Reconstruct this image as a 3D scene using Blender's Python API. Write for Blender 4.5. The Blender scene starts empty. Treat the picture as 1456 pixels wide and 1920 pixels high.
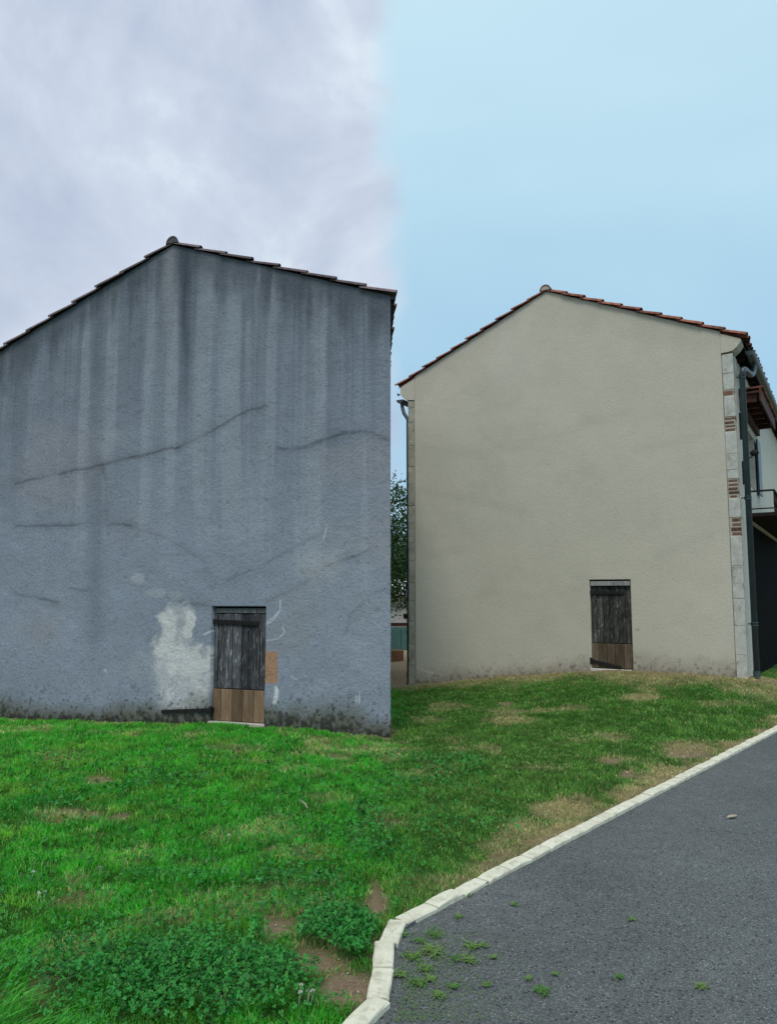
import bpy, math, random
import numpy as np
from mathutils import Vector, Matrix
random.seed(7)
RNG = np.random.default_rng(11)
sc = bpy.context.scene
col = sc.collection

# ------------------------------------------------------------------ camera
F = 1340.0; CX = 728.0; CY = 960.0; W_, H_ = 1456.0, 1920.0
PITCH = math.radians(5.6); HORIZON = 1120.0; EYE = 1.6
SH = HORIZON - (CY + F*math.tan(PITCH))          # lens shift in photograph pixels
cam_d = bpy.data.cameras.new('camera'); cam = bpy.data.objects.new('camera', cam_d); col.objects.link(cam)
cam_d.sensor_fit = 'VERTICAL'; cam_d.sensor_height = 24.0; cam_d.lens = 24.0*F/H_
cam_d.shift_y = SH/H_; cam_d.clip_end = 3000; cam_d.clip_start = .05
cam.location = (0, 0, EYE); cam.rotation_euler = (math.pi/2 + PITCH, 0, 0)
sc.camera = cam
sc.render.resolution_x = 776; sc.render.resolution_y = 1024

# ------------------------------------------------------------------ sky, sun, exposure
SUN_EL, SUN_AZ = math.radians(60), math.radians(196)     # azimuth from +Y, clockwise
w = bpy.data.worlds.new('World'); sc.world = w; w.use_nodes = True
nt = w.node_tree; nt.nodes.clear()
def wn(t, **k):
    n = nt.nodes.new(t)
    for a, b in k.items(): setattr(n, a, b)
    return n
def lk(a, b): nt.links.new(a, b)
def wmath(op, a, b=None, clamp=False):
    n = wn('ShaderNodeMath', operation=op, use_clamp=clamp)
    for i, v in enumerate((a, b)):
        if v is None: continue
        if isinstance(v, (int, float)): n.inputs[i].default_value = v
        else: lk(v, n.inputs[i])
    return n.outputs[0]
out = wn('ShaderNodeOutputWorld'); bg = wn('ShaderNodeBackground'); bg.inputs[1].default_value = .1
lk(bg.outputs[0], out.inputs[0])
sky = wn('ShaderNodeTexSky', sky_type='NISHITA'); sky.sun_disc = False
sky.sun_elevation = SUN_EL; sky.sun_rotation = SUN_AZ; sky.air_density = 1.0; sky.dust_density = 2.0; sky.ozone_density = 1.5
tc = wn('ShaderNodeTexCoord'); sep = wn('ShaderNodeSeparateXYZ'); lk(tc.outputs['Generated'], sep.inputs[0])
def wnoise(scale, detail, rough, dist=0.0, stretch=(1, 1, 1)):
    mp = wn('ShaderNodeMapping'); mp.inputs['Scale'].default_value = stretch
    lk(tc.outputs['Generated'], mp.inputs[0])
    n = wn('ShaderNodeTexNoise'); n.inputs['Scale'].default_value = scale; n.inputs['Detail'].default_value = detail
    n.inputs['Roughness'].default_value = rough; n.inputs['Distortion'].default_value = dist
    lk(mp.outputs[0], n.inputs['Vector']); return n.outputs[0]
def wramp(v, stops):
    r = wn('ShaderNodeValToRGB'); e = r.color_ramp.elements
    while len(e) < len(stops): e.new(.5)
    for el, (p, c) in zip(e, stops): el.position = p; el.color = (*c, 1)
    lk(v, r.inputs[0]); return r.outputs[0]
def wmix(f, a, b):
    m = wn('ShaderNodeMix', data_type='RGBA')
    if isinstance(f, (int, float)): m.inputs[0].default_value = f
    else: lk(f, m.inputs[0])
    for i, v in ((6, a), (7, b)):
        if isinstance(v, tuple): m.inputs[i].default_value = (*v, 1)
        else: lk(v, m.inputs[i])
    return m.outputs[2]
def wscale(c, k):
    v = wn('ShaderNodeVectorMath', operation='SCALE'); lk(c, v.inputs[0]); v.inputs['Scale'].default_value = k; return v.outputs[0]
n1 = wnoise(3.1, 7, .58, .5, (1, 1, 1.1)); n2 = wnoise(8.5, 6, .6, .3)
cl = wmath('ADD', wmath('MULTIPLY', n1, .74), wmath('MULTIPLY', n2, .26))
overcast = wramp(cl, [(.36, (.37, .425, .555)), (.46, (.43, .49, .60)), (.55, (.50, .565, .665)), (.60, (.58, .645, .73)), (.68, (.69, .735, .79))])
n3 = wnoise(1.6, 3, .5, .6, (1, 1, 2.2))
elev = wmath('ADD', sep.outputs[2], wmath('MULTIPLY', wmath('SUBTRACT', n3, .5), .35))
veil = wramp(elev, [(.0, (.37, .55, .67)), (.33, (.33, .535, .69)), (.5, (.42, .63, .75)), (.68, (.52, .72, .81))])
clear = wmix(.14, wscale(veil, 10.0), sky.outputs[0])
cov = wmath('ADD', sep.outputs[0], wmath('MULTIPLY', wmath('SUBTRACT', n2, .5), .10))
cover = wn('ShaderNodeMapRange', interpolation_type='SMOOTHSTEP')
lk(cov, cover.inputs[0]); cover.inputs[1].default_value = -.030; cover.inputs[2].default_value = .022
lk(wmix(cover.outputs[0], wscale(overcast, 10.0), clear), bg.inputs[0])
sd = bpy.data.lights.new('sun', 'SUN'); sd.energy = 1.5; sd.angle = math.radians(20); sd.color = (1, .955, .88)
sun = bpy.data.objects.new('sun', sd); col.objects.link(sun)
sv = Vector((math.sin(SUN_AZ)*math.cos(SUN_EL), math.cos(SUN_AZ)*math.cos(SUN_EL), math.sin(SUN_EL)))
sun.rotation_euler = sv.to_track_quat('Z', 'Y').to_euler(); sun.location = (-4, -8, 14)
vs = sc.view_settings; vs.view_transform = 'Standard'; vs.look = 'None'; vs.gamma = 1; vs.exposure = 0.33; vs.use_curve_mapping = False

# ------------------------------------------------------------------ helpers
cp, sp = math.cos(PITCH), math.sin(PITCH)
def ray(px, py):
    a = (px-CX)/F; b = (CY+SH-py)/F
    return np.array([a, cp - b*sp, sp + b*cp])
def pix(x, y, z):
    z = z-EYE; yc = -y*sp + z*cp; d = np.maximum(y*cp + z*sp, .05)
    return CX + F*x/d, CY + SH - F*yc/d
def on_ground(px, py, z=0.0):
    r = ray(px, py); t = (z-EYE)/r[2]; return np.array([r[0]*t, r[1]*t])
def hash2(i, j, seed):
    n = (i.astype(np.int64)*374761393 + j.astype(np.int64)*668265263 + seed*974711) & 0xffffffff
    n = ((n ^ (n >> 13))*1274126177) & 0xffffffff
    return ((n ^ (n >> 16)) & 0xffff)/65535.0
def vnoise(x, y, seed=0):
    x = np.asarray(x, float); y = np.asarray(y, float)
    i = np.floor(x); j = np.floor(y); fx = x-i; fy = y-j
    fx = fx*fx*(3-2*fx); fy = fy*fy*(3-2*fy); i = i.astype(int); j = j.astype(int)
    a = hash2(i, j, seed); b = hash2(i+1, j, seed); c = hash2(i, j+1, seed); d = hash2(i+1, j+1, seed)
    return (a*(1-fx)+b*fx)*(1-fy) + (c*(1-fx)+d*fx)*fy
def fbm(x, y, seed=0, o=4):
    s = 0; a = .5; t = 0
    for k in range(o):
        s = s + a*vnoise(np.asarray(x)*2**k, np.asarray(y)*2**k, seed+k*17); t += a; a *= .55
    return s/t
def sstep(a, b, x):
    t = np.clip((x-a)/(b-a), 0, 1); return t*t*(3-2*t)
def seg_dist(px, py, pts):
    d = np.full(np.shape(px), 1e9)
    for (x0, y0), (x1, y1) in zip(pts[:-1], pts[1:]):
        dx, dy = x1-x0, y1-y0; L = dx*dx+dy*dy+1e-9
        t = np.clip(((px-x0)*dx+(py-y0)*dy)/L, 0, 1)
        d = np.minimum(d, np.hypot(px-x0-t*dx, py-y0-t*dy))
    return d
def mixc(c, target, m):
    return c*(1-m[:, None]) + np.asarray(target)[None, :]*m[:, None]

def tag(o, label=None, cat=None, group=None, kind=None):
    if label: o['label'] = label
    if cat: o['category'] = cat
    if group: o['group'] = group
    if kind: o['kind'] = kind
    return o
def link(name, data, mat=None, parent=None, loc=None, rot=None):
    o = bpy.data.objects.new(name, data); col.objects.link(o)
    if parent: o.parent = parent
    if loc is not None: o.location = loc
    if rot is not None: o.rotation_euler = rot
    if mat and data and not data.materials: data.materials.append(mat)
    return o
def mesh(name, v, f, smooth=False):
    m = bpy.data.meshes.new(name); m.from_pydata([tuple(map(float, q)) for q in v], [], [tuple(q) for q in f]); m.update()
    if smooth: m.polygons.foreach_set('use_smooth', [True]*len(m.polygons))
    return m
def mesh_np(name, v, loops, starts, smooth=False, colors=None):
    m = bpy.data.meshes.new(name); v = np.asarray(v, np.float32)
    m.vertices.add(len(v)); m.vertices.foreach_set('co', v.ravel())
    m.loops.add(len(loops)); m.loops.foreach_set('vertex_index', np.asarray(loops, np.int32))
    m.polygons.add(len(starts)); m.polygons.foreach_set('loop_start', np.asarray(starts, np.int32))
    if colors is not None:
        a = m.attributes.new('tint', 'FLOAT_COLOR', 'POINT')
        c4 = np.ones((len(v), 4), np.float32); c4[:, :3] = colors; a.data.foreach_set('color', c4.ravel())
    m.update(calc_edges=True)
    if smooth: m.polygons.foreach_set('use_smooth', np.ones(len(starts), bool))
    m.validate(); return m
def box_vf(x0, x1, y0, y1, z0, z1, c=0.0):
    """box with optional chamfer c on every edge of its front (-y) face"""
    if c <= 0:
        v = [(x, y, z) for x in (x0, x1) for y in (y0, y1) for z in (z0, z1)]
        f = [(0, 1, 3, 2), (4, 6, 7, 5), (0, 4, 5, 1), (2, 3, 7, 6), (0, 2, 6, 4), (1, 5, 7, 3)]
        return v, f
    v = [(x0, y1, z0), (x1, y1, z0), (x1, y1, z1), (x0, y1, z1),
         (x0, y0+c, z0), (x1, y0+c, z0), (x1, y0+c, z1), (x0, y0+c, z1),
         (x0+c, y0, z0+c), (x1-c, y0, z0+c), (x1-c, y0, z1-c), (x0+c, y0, z1-c)]
    f = [(0, 3, 2, 1), (8, 9, 10, 11)]
    for i in range(4):
        j = (i+1) % 4; f += [(i, j, 4+j, 4+i), (4+i, 4+j, 8+j, 8+i)]
    return v, f
def add(vf, V, Fc):
    n = len(V); V += vf[0]; Fc += [tuple(i+n for i in q) for q in vf[1]]
def tube_vf(pts, rads, n=8, cap=True):
    pts = [Vector(p) for p in pts]; V = []; Fc = []
    if isinstance(rads, (int, float)): rads = [rads]*len(pts)
    prev = None
    for i, p in enumerate(pts):
        t = (pts[min(i+1, len(pts)-1)] - pts[max(i-1, 0)]).normalized()
        if prev is None: prev = t.orthogonal().normalized()
        a = (prev - t*prev.dot(t)).normalized(); prev = a; b = t.cross(a)
        for k in range(n):
            q = 2*math.pi*k/n; V.append(tuple(p + (a*math.cos(q)+b*math.sin(q))*rads[i]))
    for i in range(len(pts)-1):
        for k in range(n):
            k2 = (k+1) % n; Fc.append((i*n+k, i*n+k2, (i+1)*n+k2, (i+1)*n+k))
    if cap: Fc += [tuple(range(n))[::-1], tuple((len(pts)-1)*n+k for k in range(n))]
    return V, Fc

# ------------------------------------------------------------------ materials
class M:
    def __init__(s, name, rough=.8, spec=.3):
        s.m = bpy.data.materials.new(name); s.m.use_nodes = True; s.t = s.m.node_tree
        s.b = s.t.nodes['Principled BSDF']; s.b.inputs['Roughness'].default_value = rough
        s.b.inputs['Specular IOR Level'].default_value = spec
        s.tc = s.t.nodes.new('ShaderNodeTexCoord')
    def n(s, t, **k):
        q = s.t.nodes.new(t)
        for a, b in k.items(): setattr(q, a, b)
        return q
    def l(s, a, b): s.t.links.new(a, b)
    def put(s, sock, v):
        if isinstance(v, (int, float)): sock.default_value = v
        elif isinstance(v, tuple): sock.default_value = (*v, 1) if len(sock.default_value) == 4 else v
        else: s.l(v, sock)
    def noise(s, scale, detail=4, rough=.55, stretch=(1, 1, 1), dist=0, offset=None, coord='Object'):
        mp = s.n('ShaderNodeMapping'); mp.inputs['Scale'].default_value = stretch; s.l(s.tc.outputs[coord], mp.inputs[0])
        if offset is not None: s.l(offset, mp.inputs['Location'])
        q = s.n('ShaderNodeTexNoise'); q.inputs['Scale'].default_value = scale; q.inputs['Detail'].default_value = detail
        q.inputs['Roughness'].default_value = rough; q.inputs['Distortion'].default_value = dist
        s.l(mp.outputs[0], q.inputs['Vector']); return q.outputs[0]
    def voro(s, scale, feature='F1', out='Distance', coord='Object', stretch=(1, 1, 1)):
        mp = s.n('ShaderNodeMapping'); mp.inputs['Scale'].default_value = stretch; s.l(s.tc.outputs[coord], mp.inputs[0])
        q = s.n('ShaderNodeTexVoronoi', feature=feature); q.inputs['Scale'].default_value = scale
        s.l(mp.outputs[0], q.inputs['Vector']); return q.outputs[out]
    def ramp(s, v, stops, interp='LINEAR'):
        r = s.n('ShaderNodeValToRGB'); r.color_ramp.interpolation = interp; e = r.color_ramp.elements
        while len(e) < len(stops): e.new(.5)
        for el, (p, c) in zip(e, stops):
            el.position = p; el.color = (*(c if isinstance(c, tuple) else (c, c, c)), 1)
        s.l(v, r.inputs[0]); return r.outputs[0]
    def mix(s, f, a, b, mode='MIX'):
        q = s.n('ShaderNodeMix', data_type='RGBA', blend_type=mode)
        s.put(q.inputs[0], f); s.put(q.inputs[6], a); s.put(q.inputs[7], b); return q.outputs[2]
    def math(s, op, a, b=0.0):
        q = s.n('ShaderNodeMath', operation=op); s.put(q.inputs[0], a); s.put(q.inputs[1], b); return q.outputs[0]
    def attr(s, name='tint'):
        q = s.n('ShaderNodeAttribute', attribute_name=name); return q.outputs['Color']
    def rand(s): return s.n('ShaderNodeObjectInfo').outputs['Random']
    def randvec(s):
        c = s.n('ShaderNodeCombineXYZ'); r = s.rand(); s.l(s.math('MULTIPLY', r, 37.), c.inputs[0]); s.l(s.math('MULTIPLY', r, 91.), c.inputs[2])
        s.l(s.math('MULTIPLY', r, 53.), c.inputs[1]); return c.outputs[0]
    def color(s, c): s.put(s.b.inputs['Base Color'], c); return s
    def bump(s, h, strength=.4, dist=.01):
        q = s.n('ShaderNodeBump'); q.inputs['Strength'].default_value = strength; q.inputs['Distance'].default_value = dist
        s.l(h, q.inputs['Height']); s.l(q.outputs[0], s.b.inputs['Normal']); return s
def overlay(m, c, v, lo, hi): return m.mix(1.0, c, m.ramp(v, [(.25, lo), (.75, hi)]), 'MULTIPLY')

def render_mat(name, speck=.35, bmp=.65, tone=1.0):
    m = M(name, .92, .12)
    fine = m.noise(95, 3, .65); mid = m.noise(26, 4, .6); big = m.noise(2.2, 5, .55)
    c = m.attr()
    c = overlay(m, c, fine, .80, 1.18); c = overlay(m, c, mid, 1-.10*tone, 1+.09*tone); c = overlay(m, c, big, 1-.07*tone, 1+.06*tone)
    pits = m.ramp(m.noise(42, 3, .6), [(.63, 0.), (.70, 1.)])
    c = m.mix(m.math('MULTIPLY', pits, speck), c, m.mix(1., c, (.35, .35, .36), 'MULTIPLY'))
    m.color(c); m.bump(m.math('ADD', fine, m.math('MULTIPLY', mid, 1.4)), bmp, .012); return m.m
MAT = {}
MAT['render_old'] = render_mat('weathered_grey_render', .55)
MAT['render_new'] = render_mat('fresh_beige_render', .85, .26, .5)
def simple(name, a, b, scale=8, rough=.85, spec=.25, bs=.3, stretch=(1, 1, 1), rnd=.25, bd=.006):
    m = M(name, rough, spec); off = m.randvec()
    n = m.noise(scale, 6, .6, stretch, .2, off); f = m.noise(scale*9, 3, .6, stretch, 0, off)
    c = m.mix(m.ramp(n, [(.3, 0.), (.7, 1.)]), a, b); c = overlay(m, c, f, .78, 1.2)
    r = m.ramp(m.rand(), [(0., 1-rnd), (1., 1+rnd)]); c = m.mix(1., c, r, 'MULTIPLY')
    m.color(c); m.bump(m.math('ADD', n, f), bs, bd); return m.m
MAT['plaster_side'] = simple('cream_side_render', (.60, .57, .48), (.66, .63, .54), 3, .9, .1, .2, rnd=0)
MAT['plaster_grey'] = simple('grey_side_render', (.22, .26, .31), (.28, .31, .36), 3, .9, .1, .2, rnd=0)
MAT['tile_old'] = simple('dark_lichened_tile', (.085, .068, .080), (.21, .15, .155), 14, .9, .15, .4, rnd=.35)
MAT['tile_red'] = simple('terracotta_tile', (.075, .042, .036), (.42, .15, .095), 11, .85, .2, .4, rnd=.4)
MAT['mortar'] = simple('pale_mortar', (.36, .34, .28), (.46, .43, .36), 20, .95, .1, .5, rnd=.1)
MAT['mortar_old'] = simple('dark_mortar', (.07, .07, .08), (.15, .15, .16), 20, .95, .1, .5, rnd=.1)
MAT['brick'] = simple('old_red_brick', (.10, .058, .046), (.23, .125, .092), 30, .9, .15, .5, rnd=.35)
MAT['iron'] = simple('black_wrought_iron', (.006, .006, .007), (.018, .015, .014), 40, .75, .3, .4)
MAT['pipe'] = simple('dark_green_grey_metal', (.035, .055, .062), (.055, .078, .085), 5, .38, .5, .05, rnd=.05)
MAT['soffit'] = simple('dark_soffit_wood', (.012, .010, .009), (.03, .024, .02), 10, .9, .1, .3)
MAT['woodred'] = simple('red_brown_timber', (.055, .022, .014), (.12, .05, .032), 9, .7, .25, .3)
MAT['dark'] = simple('near_black_opening', (.006, .006, .006), (.012, .012, .012), 6, .95, .03, .1)  # near-black colour carries the darkness of the garage opening; also on window panes
MAT['bark'] = simple('brown_bark', (.05, .036, .025), (.12, .09, .065), 12, .95, .1, .7, (1, 1, .3))
MAT['white_wall'] = simple('white_paint', (.72, .72, .70), (.8, .8, .79), 4, .8, .2, .1, rnd=.05)
MAT['teal'] = simple('teal_sheet', (.04, .11, .11), (.07, .16, .15), 5, .7, .3, .2)
MAT['sawn'] = simple('brown_sawn_timber', (.16, .09, .05), (.26, .16, .09), 8, .85, .2, .3, (1, 1, 4))
MAT['sill'] = simple('pale_stone_sill', (.40, .38, .33), (.55, .53, .47), 15, .9, .2, .4)
MAT['pebble'] = simple('pale_pebble', (.36, .31, .26), (.62, .58, .52), 60, .9, .2, .3)
def stone_mat(name, a, b, st):
    m = M(name, .92, .12); off = m.randvec()
    n = m.noise(7, 6, .65, (1, 1, 1), .4, off); f = m.noise(70, 3, .65)
    c = m.mix(m.ramp(n, [(.32, 0.), (.62, 1.)]), a, b)
    s = m.ramp(m.noise(10, 6, .7, (1, 1, .6), .3, off), [(.53, 0.), (.68, 1.)])
    c = m.mix(m.math('MULTIPLY', s, m.ramp(m.rand(), [(.2, .1), (.8, .9)])), c, st)
    m.color(overlay(m, c, f, .85, 1.15)); m.bump(m.math('ADD', n, f), .4, .008); return m.m
MAT['quoin'] = stone_mat('pale_limestone', (.40, .40, .35), (.54, .545, .50), (.18, .18, .14))
MAT['quoin_b'] = stone_mat('yellowed_limestone', (.28, .265, .20), (.42, .40, .32), (.17, .16, .12))
def wood_mat(name, stops, pale, kn=.5):
    m = M(name, .88, .15); off = m.randvec()
    g = m.noise(34, 6, .7, (1, 1, .04), .5, off); n = m.noise(6, 5, .6, (1, 1, .25), .6, off); ch = m.noise(38, 4, .7, (1, 1, .16), 1.2, off)
    c = m.ramp(m.math('ADD', m.math('MULTIPLY', g, .6), m.math('MULTIPLY', n, .4)), stops)
    c = m.mix(m.ramp(ch, [(.55, 0.), (.66, 1.)]), c, pale); c = m.mix(m.math('MULTIPLY', m.ramp(ch, [(.30, 1.), (.40, 0.)]), kn), c, (.008, .008, .008))
    r = m.ramp(m.rand(), [(0., .60), (1., 1.45)]); c = m.mix(1., c, r, 'MULTIPLY')
    m.color(c); m.bump(m.math('ADD', g, ch), 1., .009); return m.m
MAT['plank_grey'] = wood_mat('weathered_grey_plank', [(.33, (.012, .012, .014)), (.5, (.06, .062, .07)), (.66, (.15, .155, .17))], (.28, .28, .29), .9)
MAT['plank_grey2'] = wood_mat('weathered_dark_plank', [(.33, (.010, .010, .009)), (.5, (.05, .05, .045)), (.66, (.14, .14, .125))], (.27, .27, .24), .9)
MAT['plank_brown'] = wood_mat('brown_repair_plank', [(.3, (.10, .062, .038)), (.5, (.18, .115, .07)), (.7, (.25, .18, .12))], (.24, .19, .14), .15)
MAT['plank_brown2'] = wood_mat('grey_brown_repair_plank', [(.3, (.060, .043, .028)), (.5, (.115, .085, .055)), (.7, (.17, .135, .095))], (.19, .16, .12), .35)
MAT['board_dark'] = wood_mat('grey_weathered_board', [(.3, (.05, .05, .055)), (.5, (.11, .11, .12)), (.7, (.19, .19, .19))], (.28, .27, .26), .9)
MAT['board_pale'] = wood_mat('pale_grey_board', [(.3, (.20, .20, .20)), (.5, (.34, .34, .33)), (.7, (.46, .45, .43))], (.5, .48, .44), .9)
def asphalt():
    m = M('asphalt', .82, .28)
    big = m.noise(.7, 5, .6); v = m.voro(210, out='Color'); v2 = m.voro(95, out='Color'); fine = m.noise(420, 2, .6); d = m.voro(210)
    sepc = m.n('ShaderNodeSeparateColor'); m.l(v, sepc.inputs[0]); sep2 = m.n('ShaderNodeSeparateColor'); m.l(v2, sep2.inputs[0])
    c = m.ramp(sepc.outputs[0], [(.0, (.062, .067, .067)), (.5, (.098, .106, .105)), (.88, (.132, .140, .138)), (.975, (.21, .22, .22)), (1., (.36, .36, .35))])
    c = m.mix(m.ramp(sep2.outputs[1], [(.90, 0.), (.97, 1.)]), c, (.04, .043, .046))
    c = overlay(m, c, big, .74, 1.22); c = overlay(m, c, m.noise(9, 5, .6), .88, 1.13)
    c = m.mix(m.math('MULTIPLY', m.ramp(m.noise(1.6, 4, .6, (1, 1, 1), .5), [(.55, 0.), (.72, 1.)]), .35), c, (.10, .088, .088))
    m.color(c); m.bump(m.math('ADD', d, m.math('MULTIPLY', fine, .5)), .55, .005); return m.m
MAT['asphalt'] = asphalt()
def kerb_mat():
    m = M('pale_kerb_concrete', .9, .15); off = m.randvec()
    n = m.noise(9, 6, .65, (1, 1, 1), .2, off); f = m.noise(150, 3, .7)
    c = m.mix(m.ramp(n, [(.3, 0.), (.65, 1.)]), (.60, .565, .44), (.76, .73, .585))
    c = overlay(m, c, f, .84, 1.10); s = m.ramp(m.noise(16, 6, .7, (1, 1, 1), .5, off), [(.50, 0.), (.70, .65)])
    c = m.mix(s, c, (.30, .28, .17)); m.color(c); m.bump(m.math('ADD', n, m.math('MULTIPLY', f, .7)), .5, .008); return m.m
MAT['kerb'] = kerb_mat()
def ground_mat():
    m = M('soil_and_turf', .97, .05)
    f = m.noise(120, 4, .7); n = m.noise(22, 5, .65)
    c = overlay(m, m.attr(), f, .62, 1.35); c = overlay(m, c, n, .75, 1.22)
    m.color(c); m.bump(m.math('ADD', f, m.math('MULTIPLY', n, 2.)), .9, .02); return m.m
MAT['ground'] = ground_mat()
def leaf_mat(name, tr=.42, rough=.55, attr=True, colr=None):
    m = M(name, rough, .25); c = m.attr() if attr else None
    if c is None:
        c = m.mix(m.rand(), colr[0], colr[1])
    m.color(c); t = m.n('ShaderNodeBsdfTranslucent'); m.l(c, t.inputs[0]) if not isinstance(c, tuple) else None
    mx = m.n('ShaderNodeMixShader'); mx.inputs[0].default_value = tr; m.l(m.b.outputs[0], mx.inputs[1]); m.l(t.outputs[0], mx.inputs[2])
    m.l(mx.outputs[0], m.t.nodes['Material Output'].inputs[0]); return m.m
MAT['blade'] = leaf_mat('grass_blade'); MAT['clover'] = leaf_mat('clover_leaf', .25, .5); MAT['leaves'] = leaf_mat('tree_leaf', .2)
MAT['petal'] = leaf_mat('white_petal', .2, .7, False, ((.7, .68, .62), (.8, .8, .76)))
MAT['dryleaf'] = leaf_mat('dry_leaf', .2, .8, False, ((.42, .36, .26), (.5, .44, .34)))

# ------------------------------------------------------------------ the two gable planes
class Frame:
    def __init__(s, P, Q, side, z0=0.0):
        """P, Q: plan points at the left and right end of a gable; side: plan direction of the long walls"""
        s.P = np.array(P, float); e = np.array(Q, float)-s.P; s.L = np.hypot(*e); s.e = e/s.L; s.nrm = np.array([-s.e[1], s.e[0]])
        s.ang = math.atan2(s.e[1], s.e[0]); sd = np.array(side, float); sd /= np.hypot(*sd)
        s.d = (float(sd@s.e), float(sd@s.nrm))                 # long-wall direction in house coordinates
    def wall(s, px, py, off=0.0):
        """house coordinates (x along gable, z) of a point of the gable seen at a pixel"""
        r = ray(px, py); k = ((s.P+s.nrm*off)@s.nrm)/(r[:2]@s.nrm); p = r*k
        return float((p[:2]-s.P)@s.e), float(p[2]+EYE)
    def world(s, x, y, z=0.0):
        return s.P[0]+s.e[0]*x+s.nrm[0]*y, s.P[1]+s.e[1]*x+s.nrm[1]*y, z
AL, BL = 8.81, -.345
def line_pt(px):
    u = (px-CX)/F; Y = AL/(1-BL*u); return (u*Y, Y)
FL = Frame(line_pt(-70), line_pt(732), (-.03, 1))
FR = Frame((.375, 14.35), (5.66, 11.48), (.545, .838))

# ------------------------------------------------------------------ terrain heights
ctrl = []
for f, pts in ((FL, [(0, 1349), (120, 1352), (260, 1356), (398, 1358), (500, 1362), (620, 1372), (722, 1385)]),
               (FR, [(770, 1285), (850, 1276), (950, 1268), (1040, 1262), (1145, 1257), (1250, 1261), (1330, 1265), (1395, 1271)])):
    for px, py in pts:
        x, z = f.wall(px, py); wx, wy, _ = f.world(x, 0); ctrl.append((wx, wy, z))
for p in [(-3, 2, 0), (0, 2, 0), (-2, 4.5, .02), (-4, 6.5, .0), (-.3, 5, .02), (-.8, 7, 0), (0, 3.5, .02), (1.3, 5, .02), (2.6, 6.5, .02), (4.25, 8.25, .02), (5.3, 9.5, .05),
          (7.5, 12, .06), (10, 14, .05), (3, 2, 0), (8, 5, 0), (.3, 17, -.08), (.4, 22, -.05), (.5, 30, 0), (12, 22, 0), (9, 18, .1), (-20, 10, 0), (-10, 25, 0), (20, 20, 0), (20, 0, 0), (-15, -5, 0), (0, -8, 0), (-30, 40, 0), (30, 40, 0), (0, 60, 0)]:
    ctrl.append(p)
ctrl = np.array(ctrl)
# kerb centre line on the ground, far end first
K0 = on_ground(738, 1726, .04); K1 = on_ground(1419, 1381, .04); kd = (K1-K0)/np.hypot(*(K1-K0))
kerb_path = [K0+kd*15, K0+kd*.14, K0+np.array([.005, -.03]), K0+np.array([-.045, -.25]), on_ground(709, 1868, .04), on_ground(640, 1935, .04), on_ground(420, 2100, .04)]
kerb_path = [np.array(p) for p in kerb_path]
def kerb_side(x, y):
    """signed distance to the kerb line: positive on the lawn"""
    d = np.full(np.shape(x), 1e9); sg = np.ones(np.shape(x))
    for a, b in zip(kerb_path[:-1], kerb_path[1:]):
        dx, dy = b-a; L = dx*dx+dy*dy; t = np.clip(((x-a[0])*dx+(y-a[1])*dy)/L, 0, 1)
        q = np.hypot(x-a[0]-t*dx, y-a[1]-t*dy); c = dx*(y-a[1])-dy*(x-a[0])
        m = q < d-1e-6; d = np.where(m, q, d); sg = np.where(m, np.where(c < 0, 1., -1.), sg)
    return d*sg
def tps_k(r2): return .5*r2*np.log(r2+1e-9)
cxy = ctrl[:, :2]; n = len(ctrl)
K = tps_k(((cxy[:, None]-cxy[None])**2).sum(-1)) + np.eye(n)*.02
A = np.zeros((n+3, n+3)); A[:n, :n] = K; A[:n, n] = 1; A[:n, n+1:] = cxy; A[n:, :n] = A[:n, n:].T
wts = np.linalg.solve(A, np.concatenate([ctrl[:, 2], [0, 0, 0]]))
def height(x, y):
    x = np.asarray(x, float); y = np.asarray(y, float); s = wts[n] + wts[n+1]*x + wts[n+2]*y
    for i in range(n): s = s + wts[i]*tps_k((x-cxy[i, 0])**2+(y-cxy[i, 1])**2)
    far = sstep(22, 45, np.hypot(x, y-6)); s = s*(1-far); kq = kerb_side(x, y); nk = 1-sstep(.06, .7, np.abs(kq)); s = s*(1-nk)+.006*nk
    return s + (1-nk)* (fbm(x*1.7, y*1.7, 5)-.5)*.05*(1-far)
# patches in the turf: photograph pixel centre and radii, strength, kind
BARE = [(190, 1465, 36, 11, .9), (228, 1532, 22, 11, .8), (140, 1648, 40, 12, .5), (330, 1712, 34, 12, .5), (525, 1742, 36, 20, 1.), (590, 1808, 48, 26, .95), (668, 1855, 85, 34, 1.), (706, 1690, 24, 42, 1.),
        (945, 1320, 20, 5, .8), (1150, 1428, 20, 6, .9), (1175, 1452, 16, 8, .9), (640, 1424, 26, 7, .7), (480, 1428, 22, 5, .6), (1285, 1412, 46, 14, .8), (715, 1800, 26, 60, .8)]
DRY = [(130, 1530, 70, 16, .7), (110, 1420, 60, 12, .4), (430, 1570, 60, 18, .4), (620, 1500, 50, 16, .45), (560, 1600, 70, 18, .45), (955, 1350, 55, 9, .85), (1200, 1308, 46, 10, .9), (1060, 1518, 75, 22, 1.), (980, 1558, 60, 26, .8),
       (1290, 1405, 70, 16, .9), (940, 1590, 40, 26, .6), (800, 1350, 40, 8, .4), (790, 1450, 60, 12, .4), (1010, 1440, 60, 8, .3), (1150, 1425, 40, 12, .6), (150, 1690, 60, 22, .45), (340, 1720, 60, 18, .5), (600, 1790, 70, 50, .6), (560, 1660, 90, 20, .35), (1350, 1320, 70, 8, .35)]
LUSH = [(1100, 1478, 90, 26, .9), (1212, 1432, 56, 20, .9), (1320, 1352, 120, 22, .8), (700, 1480, 60, 40, .5), (300, 1560, 140, 50, .0), (1000, 1460, 90, 20, .5), (930, 1380, 80, 12, .3)]
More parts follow.
